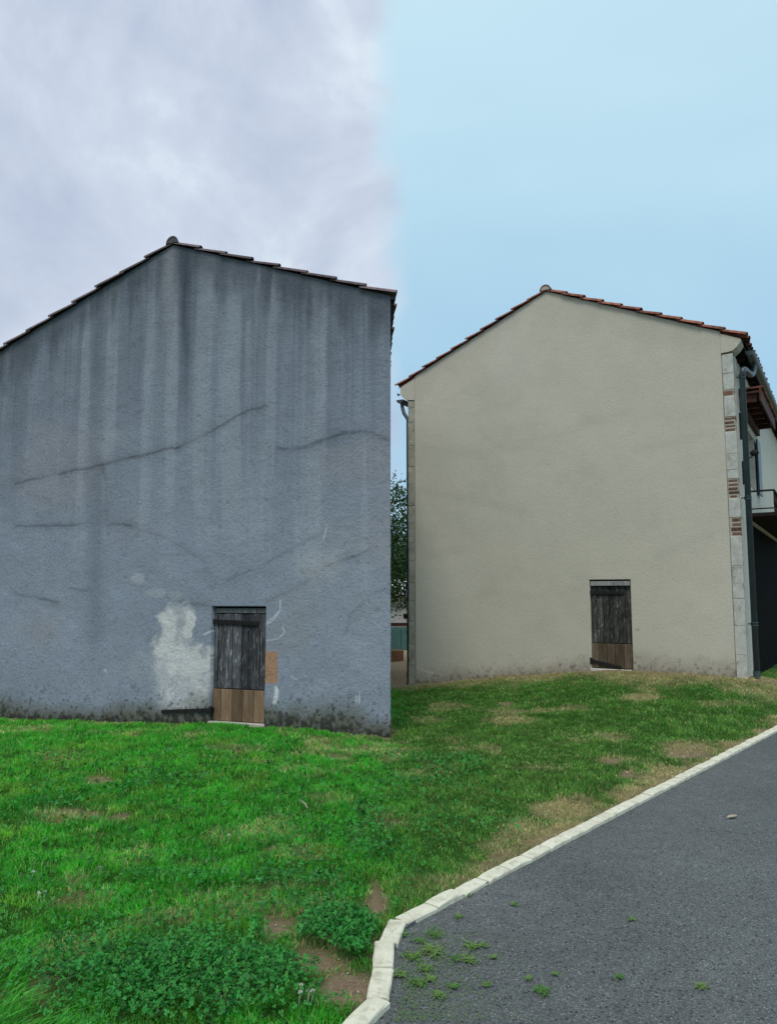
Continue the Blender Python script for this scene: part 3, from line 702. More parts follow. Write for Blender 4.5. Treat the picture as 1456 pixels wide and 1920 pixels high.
sp_z = wl(446, 1294)[1]
dr = door_leaf(H1, dl, sp_z, ([0, .07, .19, .36, .53, .72, .88, 1], [0, .155, .37, .575, .785, 1]), (MAT['plank_grey'], MAT['plank_brown'], MAT['board_dark'], 'weathered grey plank door with brown planks at its foot'), wl(446, 1137)[1]-wl(446, 1148)[1])
strap(dr, wl(393, 1165), wl(482, 1169), .035, .062)
sw = strap(H1, wl(397, 1331), wl(305, 1334), -.022, .052, True, 'hinge_strap', .85); sw['label'] = 'loose black iron strap swung flat against the wall'
link('door_sill', mesh('door_sill', *box_vf(dl[0]-.02, dl[1]+.01, -.015, .2, dl[2]-.06, dl[2]+.018, .006)), MAT['sill'], H1)

# ================================================================== renovated house
H2 = link('gable_house', None, None, None, (*FR.P, 0), (0, 0, FR.ang))
tag(H2, 'beige rendered house with stone quoins, red tiles and dark green drainpipes', 'house', 'gabled houses beside the lawn')
wr = FR.wall
qL0, qL1 = wr(764, 1000)[0], wr(777.5, 1000)[0]; qR0, qR1 = wr(1366, 1000)[0], wr(1389, 1000)[0]
pA = wr(1023, 549); lE = wr(750, 726); rE = wr(1386, 634)
rl2 = Roofline([lE, pA, rE])
d2 = (wr(1106, 1170)[0], wr(1183.5, 1170)[0], wr(1145, 1256)[1], wr(1142, 1087)[1])
gable(H2, FR, qL1, qR0, rl2, -.5, d2, .018, paint_new, MAT['render_new'], rough=.25)
sp2 = wr(1145, 1207)[1]
dr2 = door_leaf(H2, d2, sp2, ([0, .13, .30, .46, .56, .70, .86, 1], [0, .15, .37, .575, .80, 1]), (MAT['plank_grey2'], MAT['plank_brown2'], MAT['board_pale'], 'dark weathered plank door with brown planks at its foot'), wr(1142, 1087)[1]-wr(1142, 1097)[1], hb=.05)
strap(dr2, wr(1101, 1111), wr(1168, 1111.5), .035, .062); strap(dr2, wr(1107, 1239), wr(1163, 1252), .022, .058)
link('door_sill', mesh('door_sill', *box_vf(d2[0]-.02, d2[1]-.02, -.03, .2, d2[2]-.07, d2[2]+.012, .008)), MAT['sill'], H2)
# rendered returns under the eaves, curved to the wall below
def wing(pts, name='eave_return'):
    n_ = len(pts); V = [(p[0], -.002, p[1]) for p in pts]+[(p[0]+FR.d[0]*.36, .36, p[1]) for p in pts]
    Fc = [tuple(range(n_)), tuple(range(2*n_-1, n_-1, -1))]+[(i, n_+i, n_+(i+1) % n_, (i+1) % n_) for i in range(n_)]
    me = mesh(name, V, Fc); c4 = np.tile(np.array([.53, .497, .402, 1.], np.float32), len(V)); at = me.attributes.new('tint', 'FLOAT_COLOR', 'POINT'); at.data.foreach_set('color', c4)
    return link(name, me, MAT['render_new'], H2)
zq_r = wr(1352, 662)[1]; zq_l = wr(770, 751)[1]
rp_ = lambda x: rl2(x)-.004
wing([(qR0+.001, zq_r), (wr(1362, 661)[0], zq_r+.005), wr(1372, 657), wr(1380, 650), wr(1385, 643), (wr(1388, 638)), (wr(1387, 634)[0], rp_(wr(1387, 634)[0])), (qR0+.001, rp_(qR0))])
wing([(qL1-.001, zq_l), (qL1-.001, rp_(qL1)), (wr(750.5, 726)[0], rp_(wr(750.5, 726)[0])), wr(750, 736), wr(753, 744), wr(760, 750)])
# quoins: stones and brick courses
def quoin(x0, x1, rows, mat, frontx):
    core = link('quoin', mesh('quoin_core', *box_vf(x0+.008, x1-.010, .020, .30, -.5, max(r[1] for r in rows)-.01)), MAT['mortar'], H2)
    r = random.Random(5)
    for z0, z1, kind in rows:
        if kind == 's':
            link('quoin_stone', mesh('quoin_stone', *box_vf(x0+r.uniform(.001, .010), x1-r.uniform(0, .004), .008+r.uniform(0, .006), .26, z0+.002, z1-.002, .006)), mat, core)
        else:
            n_ = kind; hh = (z1-z0)/n_
            for i in range(n_):
                xa = x0+r.uniform(.004, .05); xb = x1-r.uniform(.002, .04)
                link('brick', mesh('brick', *box_vf(xa, xb, .009+r.uniform(0, .009), .22, z0+hh*i+.012, z0+hh*(i+1)-.011-r.uniform(0, .006), .006)), MAT['brick'], core)
zr = lambda y: wr(1375, y)[1]
ys = [(661, 698, 's'), (698, 729, 's'), (729, 741, 1), (741, 780, 's'), (780, 808, 4), (808, 850, 's'), (850, 880, 's'), (880, 897, 's'), (897, 934, 5), (934, 970, 's'), (970, 1005, 4), (1005, 1061, 's'), (1061, 1123, 's'), (1123, 1174, 's'), (1174, 1228, 's'), (1228, 1290, 's')]
quoin(qR0+.002, qR1, [(zr(b), zr(a), k) for a, b, k in ys], MAT['quoin'], 1)
zl_ = lambda y: wr(770, y)[1]
ys = [(751, 765, 's'), (765, 792, 's'), (792, 836, 's'), (836, 875, 's'), (875, 908, 's'), (908, 948, 's'), (948, 966, 's'), (966, 981, 's'), (981, 1018, 's'), (1018, 1051, 's'), (1051, 1093, 's'), (1093, 1127, 's'), (1127, 1166, 's'), (1166, 1208, 's'), (1208, 1247, 's'), (1247, 1300, 's')]
quoin(qL0, qL1-.002, [(zl_(b), zl_(a), k) for a, b, k in ys], MAT['quoin_b'], 0)
# long walls: T runs along the right-hand wall, N points away from it
Tx, Ty = FR.d; Nx, Ny = Ty, -Tx; DP2 = 9.0
def side(t, off=0.0): return (qR1+Tx*t+Nx*off, Ty*t+Ny*off)
def sbox(t0, t1, o0, o1, z0, z1):
    c = [side(t0, o0), side(t1, o0), side(t1, o1), side(t0, o1)]; V = [(a, b, z0) for a, b in c]+[(a, b, z1) for a, b in c]
    return V, [(0, 3, 2, 1), (4, 5, 6, 7), (0, 1, 5, 4), (1, 2, 6, 5), (2, 3, 7, 6), (3, 0, 4, 7)]
def spart(name, mat, parent, *boxes):
    V, Fc = [], []
    for b in boxes: add(sbox(*b), V, Fc)
    return link(name, mesh(name, V, Fc), mat, parent)
zE = zq_r+.02; OP0, OP1, OPZ = .95, 7.6, 2.95
WN = (1.7, 2.6, 3.6, 4.66)
spart('side_wall', MAT['plaster_side'], H2, (.27, OP0, -.34, -.012, -.5, WN[2]), (OP0, OP1, -.34, -.012, OPZ, WN[2]), (OP1, DP2, -.34, -.012, -.5, WN[2]), (.27, WN[0], -.34, -.012, WN[2], WN[3]), (WN[1], DP2, -.34, -.012, WN[2], WN[3]), (.27, DP2, -.34, -.012, WN[3], zE))
spart('garage_dark_panel', MAT['dark'], H2, (OP0+.002, OP1-.002, -.12, -.07, -.3, OPZ-.002))  # flat near-black panel stands in for the shade inside the garage opening
wi = spart('window', MAT['dark'], H2, (WN[0]+.001, WN[1]-.001, -.2, -.17, WN[2]+.001, WN[3]-.001))
spart('window_frame', MAT['white_wall'], wi, (WN[0]+.002, WN[0]+.06, -.165, -.13, WN[2]+.002, WN[3]-.002), (WN[1]-.06, WN[1]-.002, -.165, -.13, WN[2]+.002, WN[3]-.002), (WN[0]+.06, WN[1]-.06, -.163, -.132, WN[2]+.002, WN[2]+.06), (WN[0]+.06, WN[1]-.06, -.163, -.132, WN[3]-.06, WN[3]-.002))
for t0 in (WN[1]+.03,): spart('shutter', MAT['pipe'], H2, (t0, t0+.52, .02, .05, WN[2]-.01, WN[3]))
# timber hood above the window: boards on rafters
hood = spart('window_hood', MAT['woodred'], H2, (.62, 3.1, -.01, .30, 5.06, 5.10))
for k in range(6): spart('rafter', MAT['woodred'], hood, (.68+k*.46, .76+k*.46, -.005, .25, 4.93, 5.055))
spart('fascia', MAT['woodred'], hood, (.60, 3.12, .302, .33, 4.90, 5.13)); spart('beam', MAT['woodred'], hood, (.66, 3.06, -.005, .06, 4.80, 4.925))
for k in range(6): spart('hood_tile', MAT['tile_red'], hood, (.60+k*.42, .60+k*.42+.40, -.008, .37, 5.135, 5.165))
# wall lamp and catch
lp = link('wall_lamp', mesh('wall_lamp_arm', *tube_vf([(*side(.78, -.012), 3.98), (*side(.78, .10), 3.98), (*side(.78, .15), 4.02)], .012, 6)), MAT['iron'], H2)
link('lamp_head', mesh('lamp_head', *tube_vf([(*side(.78, .10), 4.05), (*side(.78, .15), 4.06), (*side(.78, .20), 4.05), (*side(.78, .22), 4.03)], [.03, .055, .055, .03], 8)), MAT['iron'], lp)
spart('wall_bracket', MAT['iron'], H2, (.58, .61, -.01, .04, 3.5, 3.9)); spart('wall_bracket', MAT['iron'], H2, (.50, .53, -.01, .03, 4.26, 4.72))
# balcony
zb = 2.98; bal = spart('balcony', MAT['soffit'], H2, (.9, 6.8, -.01, .45, zb, zb+.06))
rl_ = spart('railing', MAT['iron'], bal, (.9, 6.8, .40, .43, zb+.42, zb+.45), (.9, 6.8, .405, .425, zb+.12, zb+.14), (.9, .93, 0, .4, zb+.42, zb+.45), (.9, .93, 0, .4, zb+.12, zb+.14))
for k in range(44):
    t = .95+k*.133; pts = [(*side(t, .415), zb+.05), (*side(t+.03, .415), zb+.14), (*side(t-.03, .415), zb+.24), (*side(t+.02, .415), zb+.34), (*side(t, .415), zb+.43)]
    link('baluster', mesh('baluster', *tube_vf(pts, .010, 5)), MAT['iron'], bal)
slab('side_wall', H2, ((qL0+.012+Tx*.3, Ty*.3), (qL0+.012+Tx*DP2, Ty*DP2)), (.32, 0), MAT['plaster_side'], -.5, zq_l)
ym = Ty*DP2; V = [(qL0+Tx*DP2+.33, ym, -.5), (qR1+Tx*DP2-.4, ym, -.5), (qR1+Tx*DP2-.4, ym, zE-.01), (pA[0]+Tx*DP2, ym, pA[1]-.03), (qL0+Tx*DP2+.33, ym, zq_l)]; V += [(p[0], p[1]-.3, p[2]) for p in V]
link('rear_wall', mesh('rear_wall', V, [(0, 1, 2, 3, 4), (9, 8, 7, 6, 5)]+[(i, 5+i, 5+(i+1) % 5, (i+1) % 5) for i in range(5)]), MAT['plaster_side'], H2)
oL2 = ext(lE, pA, lE[0]-.05); oR2 = ext(pA, rE, rE[0]+.05)
rf2 = roof_of(H2, FR, (oL2[0], oL2[1]+.01), (pA[0], pA[1]+.01), (oR2[0], oR2[1]+.01), DP2+.1, -.05, (10, 10), MAT['tile_red'], MAT['mortar'], .105)
# soffit boards and rafter tails of the right-hand eave, gutters, drainpipes
xo = rE[0]-qR1
def eave(sgn, x_in, x_out, z_in, z_out, nm):
    V = [(x_in+Tx*.37, .37, z_in), (x_out+Tx*.37, .37, z_out), (x_out+Tx*DP2, Ty*DP2, z_out), (x_in+Tx*DP2, Ty*DP2, z_in)]; V += [(p[0], p[1], p[2]-.03) for p in V]
    return link(nm, mesh(nm, V, [(0, 1, 2, 3), (7, 6, 5, 4)]+[(i, 4+i, 4+(i+1) % 4, (i+1) % 4) for i in range(4)]), MAT['soffit'], rf2)
eave(1, qR1-.1, rE[0]+.02, rl2(qR1-.1)-.03, rl2(rE[0]+.02)-.03, 'soffit_board'); eave(-1, qL0+.1, lE[0]-.02, rl2(qL0+.1)-.03, rl2(lE[0]-.02)-.03, 'soffit_board')
V, Fc = [], []
for k in range(16):
    t = .6+k*.52; z1 = rl2(rE[0])-.066; x_ = qR1+Tx*t; add(([(x_-.02, Ty*t, z1+.02), (rE[0]+Tx*t, Ty*t, z1-.02), (rE[0]+Tx*t, Ty*t+.08, z1-.02), (x_-.02, Ty*t+.08, z1+.02), (x_-.02, Ty*t, z1-.16), (rE[0]+Tx*t, Ty*t, z1-.10), (rE[0]+Tx*t, Ty*t+.08, z1-.10), (x_-.02, Ty*t+.08, z1-.16)], [(0, 1, 2, 3), (7, 6, 5, 4), (0, 4, 5, 1), (1, 5, 6, 2), (2, 6, 7, 3), (3, 7, 4, 0)]), V, Fc)
    link('rafter_tail', mesh('rafter_tail', V, Fc), MAT['soffit'], rf2); V, Fc = [], []
def gutter(x, z, r, t0, t1, nm='gutter'):
    V, Fc = [], []; K = 8
    for t in (t0, t1):
        for rr in (r, r-.006):
            for k in range(K+1):
                a = math.pi+math.pi*k/K; V.append((x+Tx*t+math.cos(a)*rr, Ty*t, z+math.sin(a)*rr))
    n_ = K+1
    for k in range(K): Fc += [(k, 2*n_+k, 2*n_+k+1, k+1), (n_+k, n_+k+1, 3*n_+k+1, 3*n_+k), (k, k+1, n_+k+1, n_+k), (2*n_+k, 3*n_+k, 3*n_+k+1, 2*n_+k+1)]
    V += [(x+Tx*t0+math.cos(math.pi+math.pi*k/K)*r, Ty*t0-.002, z+math.sin(math.pi+math.pi*k/K)*r) for k in range(n_)]; Fc.append(tuple(range(4*n_, 5*n_)))
    return link(nm, mesh(nm, V, Fc, False), MAT['pipe'], H2)
gR = (rE[0]+.09, rl2(rE[0])-.10); gutter(gR[0], gR[1], .075, .42, DP2)
gxl, gzl = wr(747, 751); gutter(gxl+.01, gzl+.02, .075, .02, DP2)
def pipe(pts, r, brackets, foot, wall_dir):
    p = link('drainpipe', mesh('drainpipe', *tube_vf(pts, r, 14), True), MAT['pipe'], H2)
    x_, y_ = pts[-1][:2]
    for z_ in brackets:
        V, Fc = [], []; add(tube_vf([(x_, y_, z_-.03), (x_, y_, z_-.012)], r+.010, 14), V, Fc); add(tube_vf([(x_, y_, z_+.012), (x_, y_, z_+.03)], r+.010, 14), V, Fc)
        add(tube_vf([(x_, y_, z_), (x_+wall_dir[0], y_+wall_dir[1], z_)], .010, 6), V, Fc); link('pipe_collar', mesh('pipe_collar', V, Fc), MAT['pipe'], p)
    add_ = tube_vf([(x_, y_, foot), (x_, y_, foot+.10)], r+.008, 14); link('pipe_shoe', mesh('pipe_shoe', *add_), MAT['pipe'], p)
def smooth_pts(P, n=5):
    P = [Vector(p) for p in P]; o = []
    for i in range(len(P)-1):
        a, b, c, d = P[max(i-1, 0)], P[i], P[i+1], P[min(i+2, len(P)-1)]
        for k in range(n):
            t = k/n; o.append(.5*((2*b)+(c-a)*t+(2*a-5*b+4*c-d)*t*t+(3*b-3*c+d-a)*t**3))
    return [tuple(q) for q in o+[P[-1]]]
sx, sy = side(.20, .10); zt = zr(700); gpos = (gR[0]+Tx*1.0, Ty*1.0)
gb = float(base_new(qR1))
head = smooth_pts([(gpos[0], gpos[1], gR[1]-.06), (gpos[0], gpos[1], gR[1]-.15), (gpos[0]*.75+sx*.25, gpos[1]*.75+sy*.25, zt+.16), (sx+.03, sy+.03, zt+.11), (sx, sy, zt-.02)])
pipe(head+[(sx, sy, gb+.02)], .047, [zr(702), zr(932), zr(1170)], gb+.0, (-Nx*.1, -Ny*.1))
# left pipe: swan neck from the gutter to the corner
lx, ly = qL0-.035, .10; g0 = (gxl+.02, .06)
zt = zl_(778); lb = float(base_new(0.0))
head = smooth_pts([(g0[0], g0[1]+.06, gzl-.03), (g0[0], g0[1]+.06, gzl-.10), (g0[0]+.05, ly, zt+.09), (lx-.06, ly, zt+.03), (lx, ly, zt-.06)])
pipe(head+[(lx, ly, lb-.02)], .036, [zl_(973), zl_(1163), zl_(1266)], lb-.06, (.0, .06))
link('shutter_hook', mesh('hook', *tube_vf([(lE[0]+.0, -.01, lE[1]-.16), (lE[0]-.045, -.01, lE[1]-.17), (lE[0]-.05, -.01, lE[1]-.13)], .018, 6)), MAT['pipe'], H2)

# ------------------------------------------------------------------ grass
def sample(n_, x0, x1, y0, y1): return RNG.uniform(x0, x1, n_), RNG.uniform(y0, y1, n_)
bx, by, bw = [], [], []
for (y0, y1, dens, wd) in ((1.9, 3.2, 17000, .0034), (3.2, 4.6, 14000, .0038), (4.6, 6.5, 9000, .0048), (6.5, 9.5, 5800, .0062), (9.5, 14.6, 3400, .0080)):
    hwid = .62*y1+1.9; n_ = int(dens*(y1-y0)*2*hwid); xx, yy = sample(n_, -hwid, hwid, y0, y1)
    k = (np.abs(xx) < .57*yy+1.7); bx.append(xx[k]); by.append(yy[k]); bw.append(np.full(k.sum(), wd))
bx, by, bw = map(np.concatenate, (bx, by, bw))
rough = fbm(bx*3, by*3, 140)
k = ~(in_house(FL, bx, by, 9, .0) | in_house(FR, bx, by, 9.2, .01)) & (kerb_side(bx, by) > .045)
bx, by, bw = bx[k], by[k], bw[k]
gz, gpx, gpy, gks, gb_, gd, gl_, gc_, gs, gr = turf(bx, by)
clump = fbm(bx*9, by*9, 150)
pk = (1-gb_*.88)*(1-.55*gc_)*(1-gs*.97)*(.16+1.2*sstep(.34, .60, clump)); k = RNG.random(len(bx)) < pk
bx, by, bw, gz, gpx, gpy, gb_, gd, gl_, gr, clump = (a[k] for a in (bx, by, bw, gz, gpx, gpy, gb_, gd, gl_, gr, clump))
N = len(bx); u = RNG.random(N)
hgt = (.014+.034*fbm(bx*1.8, by*1.8, 160)+.040*clump**1.5)*(.5+.9*u)
hgt = hgt*(1-.30*gr)*(1-.12*gd)*(1-.4*gb_)*(1+.5*gl_)
longt0 = (gpx < 78+(gpy-1850)*.45)*(gpy > 1785); longt = longt0 & (u > .84); hgt = np.where(longt, hgt*2.2, hgt)
hgt *= np.clip(.75+by*.035, .8, 1.15)
lush = np.array([.072, .50, .036]); dark = np.array([.038, .34, .032]); yel = np.array([.29, .47, .055]); straw = np.array([.64, .51, .28]); pale = np.array([.20, .50, .13])
c = np.tile(lush, (N, 1)); nA = fbm(bx*1.1, by*1.1, 170); nB = fbm(bx*2.6, by*2.6, 171); rr = RNG.random(N)
c = mixc(c, dark, sstep(.50, .68, nA)*.75); c = mixc(c, yel, sstep(.52, .72, nB)*.45)
c = mixc(c, dark, gl_*.6)
c = mixc(c, (.130, .270, .052), gr*.85)                                     # mown, drier lawn by the drive
c = mixc(c, yel, (rr < .10)*.6); c = mixc(c, pale, ((rr > .1) & (rr < .2))*.6)
dr_ = ~longt0 & (RNG.random(N) < np.clip(gd*.85+gb_*.5+.035+.03*gr, 0, .95)); c = mixc(c, straw*1.0, dr_*(.55+.45*RNG.random(N)))
c = mixc(c, (.08, .38, .04), longt0*.6); c = c*(.62+.7*RNG.random(N))[:, None]*(.80+.48*sstep(.25, .75, fbm(bx*5.5, by*5.5, 177)))[:, None]
az = RNG.uniform(0, 2*math.pi, N); lean = np.where(longt, .5, .2)+1.1*RNG.random(N)**1.3
wdir = np.where(longt, .6, az); az = np.where(longt, .5+.5*RNG.random(N), az)
ca, sa = np.cos(az), np.sin(az); face = RNG.uniform(0, math.pi, N); fa, fb = np.cos(face), np.sin(face)
hw = bw*(.7+.6*RNG.random(N))*.5*np.where(longt, 1.7, 1.)
P0 = np.stack([bx, by, gz-.004], 1)
mid = P0+np.stack([ca*lean*hgt*.30, sa*lean*hgt*.30, hgt*.62], 1); tip = P0+np.stack([ca*lean*hgt*.95, sa*lean*hgt*.95, hgt*(1-.30*lean)], 1)
sd_ = np.stack([fa*hw, fb*hw, 0*hw], 1)
v = np.stack([P0-sd_, P0+sd_, mid+sd_*.8, mid-sd_*.8, tip], 1).reshape(-1, 3)
b5 = np.arange(N)[:, None]*5; loops = np.concatenate([b5+0, b5+1, b5+2, b5+3, b5+3, b5+2, b5+4], 1).ravel(); starts = (np.arange(N)[:, None]*7+np.array([0, 4])).ravel()
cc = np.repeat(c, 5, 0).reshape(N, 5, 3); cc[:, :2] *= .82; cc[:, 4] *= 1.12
o = link('grass', mesh_np('grass', v, loops, starts, False, cc.reshape(-1, 3)), MAT['blade']); tag(o, 'short lush green lawn grass with dry straw-coloured patches', 'grass', kind='stuff')
print('blades', N)
# clover
cx_, cy_ = [], []
for (x0, x1, y0, y1, dn) in ((-3.2, .4, 1.9, 4.2, 13000), (-4.5, .9, 4.2, 7.5, 3800)):
    n_ = int((x1-x0)*(y1-y0)*dn); a, b = sample(n_, x0, x1, y0, y1); cx_.append(a); cy_.append(b)
cx_, cy_ = np.concatenate(cx_), np.concatenate(cy_)
k = kerb_side(cx_, cy_) > .06; cx_, cy_ = cx_[k], cy_[k]; t_ = turf(cx_, cy_)
k = (RNG.random(len(cx_)) < np.clip(t_[7]*1.0+.05+.16*sstep(.5, .7, fbm(cx_*1.6, cy_*1.6, 190))-t_[4]*1.1, 0, 1)) & ~in_house(FL, cx_, cy_, 9, .05); cx_, cy_, cz, cm, crr = cx_[k], cy_[k], t_[0][k], t_[7][k], t_[9][k]
N = len(cx_); hh = (.030+.050*fbm(cx_*2.5, cy_*2.5, 180)+.02*RNG.random(N)); r_ = (.0048+.0042*RNG.random(N))*np.clip(cy_/4.2, 1, 1.5)
az = RNG.uniform(0, 6.28, N); tl = RNG.normal(0, .6, (N, 2)); V = []; C = []
base = np.array([.036, .26, .042]); cl_c = base[None]*(.35+1.15*RNG.random(N)**1.4)[:, None]; cl_c = mixc(cl_c, (.07, .30, .04), (RNG.random(N) < .25)*.7)
shape = np.array([(0, 0), (.55, -.52), (1.05, -.55), (1.22, 0), (1.05, .55), (.55, .52)])
for j in range(3):
    a = az+j*2.094; ca, sa = np.cos(a), np.sin(a); fold = .18
    for (p, q_) in shape:
        lx_ = (p*ca-q_*sa)*r_; ly_ = (p*sa+q_*ca)*r_; V.append(np.stack([cx_+lx_, cy_+ly_, cz+hh+lx_*tl[:, 0]+ly_*tl[:, 1]+abs(q_)*fold*r_], 1)); C.append(cl_c*(1.0 if q_ else .9))
V = np.stack(V, 1).reshape(-1, 3); C = np.stack(C, 1).reshape(-1, 3)
i18 = np.arange(N)[:, None]*18; L_ = []
for j in range(3): L_ += [i18+j*6+q for q in (0, 1, 2, 3)]+[i18+j*6+q for q in (0, 3, 4, 5)]
loops = np.concatenate(L_, 1).ravel(); starts = np.arange(N*6)*4
o = link('clover', mesh_np('clover', V, loops, starts, False, C), MAT['clover']); tag(o, 'dark green clover leaves matted through the lawn near the kerb', 'clover', kind='stuff')
# pebbles and clods in the bare patches
V, Fc = [], []; cnt = 0
pxs, pys = sample(9000, -3.2, 4.4, 2.3, 8.6); t_ = turf(pxs, pys); kk = (RNG.random(len(pxs)) < t_[4]**2*.5) & (t_[3] > .07)
for a, b, z_ in zip(pxs[kk], pys[kk], t_[0][kk]):
    r = random.uniform(.003, .009) if random.random() < .93 else random.uniform(.010, .018)
    vv = [(r, 0, 0), (-r*.9, .1*r, 0), (.1*r, r*1.1, 0), (0, -r, .1*r), (.1*r, .1*r, r*.75), (0, 0, -r*.6)]; an = random.uniform(0, 6.3); ca, sa = math.cos(an), math.sin(an)
    add(([(a+x_*ca-y_*sa, b+x_*sa+y_*ca, z_+.003+q) for x_, y_, q in vv], [(0, 2, 4), (2, 1, 4), (1, 3, 4), (3, 0, 4), (2, 0, 5), (1, 2, 5), (3, 1, 5), (0, 3, 5)]), V, Fc)
o = link('pebbles', mesh('pebbles', V, Fc), MAT['pebble']); tag(o, 'small pale pebbles scattered over the bare soil patches', 'pebbles', kind='stuff')

# ------------------------------------------------------------------ small things lying about
def blades_vf(n_, r0, hgt, wdt, rnd, flat=.3):
    V, Fc = [], []
    for i in range(n_):
        a = rnd.uniform(0, 6.283); L = hgt*rnd.uniform(.5, 1.2); e = rnd.uniform(.2, flat+.5); wv = wdt*rnd.uniform(.6, 1.3); ox, oy = rnd.gauss(0, r0), rnd.gauss(0, r0)
        d_ = (math.cos(a), math.sin(a)); p_ = (-d_[1]*wv, d_[0]*wv); b = len(V)
        for t, ww in ((0, .3), (.35, 1), (.7, .8), (1, .05)):
            zz_ = .006+L*e*t*(1.3-t); V += [(ox+d_[0]*L*t+p_[0]*ww, oy+d_[1]*L*t+p_[1]*ww, zz_), (ox+d_[0]*L*t-p_[0]*ww, oy+d_[1]*L*t-p_[1]*ww, zz_)]
        for t in range(3): Fc.append((b+2*t, b+2*t+1, b+2*t+3, b+2*t+2))
    return V, Fc
MAT['weed'] = leaf_mat('weed_leaf', .25, .5, False, ((.07, .20, .03), (.16, .27, .06)))
weeds = [(813, 1752, 1.3), (808, 1786, 1.7), (773, 1796, 1.3), (787, 1764, .8), (876, 1801, 1.2), (884, 1776, 1.2), (797, 1818, 1.), (783, 1845, 1.1), (806, 1838, .8), (850, 1851, .7), (860, 1719, .8), (963, 1697, .6), (1016, 1861, 1.), (1184, 1725, .6), (1314, 1852, .8), (908, 1774, .6),
         (852, 1798, .7), (924, 1796, .6), (822, 1868, .8), (992, 1836, .5), (912, 1848, .6), (1160, 1834, .6), (750, 1830, 1.), (756, 1752, .9), (832, 1690, .7), (855, 1674, .6), (874, 1678, .8), (780, 1716, .8), (1041, 1828, .5)]
for i, (a, b, s) in enumerate(weeds):
    p = on_ground(a, b, .008); rn = random.Random(i); me = mesh('weed', *blades_vf(int(16+26*s), .014*s, .030*s, .0032, rn)); me.materials.append(MAT['weed'])
    o = link('weed_tuft', me, None, None, (p[0], p[1], .006)); tag(o, *(('tiny weed sprouting at the foot of the kerb stones', 'weed', 'weeds at the kerb foot') if i in (24, 25, 26, 27) else ('green weed tuft in the dense scatter beside the kerb bend', 'weed', 'weed tufts by the kerb bend') if a < 930 else ('small lone weed tuft out on the open dark asphalt', 'weed', 'lone weed tufts on the asphalt')))
V, Fc = [], []; rn = random.Random(99)
for i in range(1800):
    a = 738+abs(rn.gauss(0, 110)); b = rn.uniform(1745, 1915); p = on_ground(a, b, .01)
    if float(kerb_side(np.array([p[0]]), np.array([p[1]]))[0]) > -.08: continue
    an = rn.uniform(0, 6.3); L = rn.uniform(.006, .022); w2 = .0016; ca, sa = math.cos(an), math.sin(an); add(([(p[0]-sa*w2, p[1]+ca*w2, .012), (p[0]+sa*w2, p[1]-ca*w2, .012), (p[0]+ca*L, p[1]+sa*L, .013)], [(0, 1, 2)]), V, Fc)
o = link('grass_clippings', mesh('grass_clippings', V, Fc), MAT['weed']); tag(o, 'fine green mowing clippings strewn on the asphalt by the kerb', 'clippings', kind='stuff')
for i, (a, b) in enumerate([(546, 1812), (562, 1852), (576, 1862), (584, 1862), (592, 1640), (186, 1632), (427, 1572), (60, 1642), (70, 1680), (82, 1678), (650, 1728), (560, 1865)]):
    p = on_ground(a, b, .05); z0 = float(height(p[:1], p[1:2])[0]); V, Fc = [], []; rn = random.Random(i)
    add(tube_vf([(0, 0, 0), (.004, 0, .03), (.006, .002, .045)], [.0016, .0014, .0012], 5), V, Fc)
    for k in range(26):
        th = rn.uniform(0, 6.28); ph = rn.uniform(-.3, 1.4); d_ = Vector((math.cos(th)*math.cos(ph), math.sin(th)*math.cos(ph), math.sin(ph))); c0 = Vector((.006, .002, .050)); s2 = d_.orthogonal()*.0026
        b_ = len(V); V += [tuple(c0+d_*.003-s2), tuple(c0+d_*.003+s2), tuple(c0+d_*.011)]; Fc.append((b_, b_+1, b_+2))
    o = link('clover_flower', mesh('clover_flower', V, Fc), MAT['petal'], None, (p[0], p[1], z0)); tag(o, *(('white clover blossom between dark clover and the bare soil patch', 'flower', 'clover blossoms by the bare soil') if b > 1700 else ('white clover blossom alone among the open lawn grass', 'flower', 'clover blossoms in the open lawn')))
p = on_ground(1372, 1532, .012); V = []; Fc = []
for i in range(9):
    t = i/8; ww = .020*math.sin(math.pi*min(1, t*.95+.05))**.8; zq = .012+.003*math.sin(t*3); V += [((t-.5)*.085, -ww, zq+.006), ((t-.5)*.11, 0, zq), ((t-.5)*.11, ww, zq+.008)]
for i in range(8):
    for k in range(2): Fc.append((3*i+k, 3*i+3+k, 3*i+4+k, 3*i+1+k))
o = link('fallen_leaf', mesh('fallen_leaf', V, Fc), MAT['dryleaf'], None, (p[0], p[1], 0.0), (0, 0, .5)); tag(o, 'single pale dry leaf lying flat on the asphalt drive', 'leaf')
p0, p1 = on_ground(562, 1508, .05), on_ground(576, 1526, .05); zt0 = float(height(p0[:1], p0[1:2])[0])+.05
o = link('twig', mesh('twig', *tube_vf([(p0[0], p0[1], zt0), ((p0[0]+p1[0])/2+.01, (p0[1]+p1[1])/2, zt0+.008), (p1[0], p1[1], zt0+.012)], [.006, .006, .005], 6)), MAT['dryleaf']); tag(o, 'short pale brown twig lying in the green lawn', 'twig')

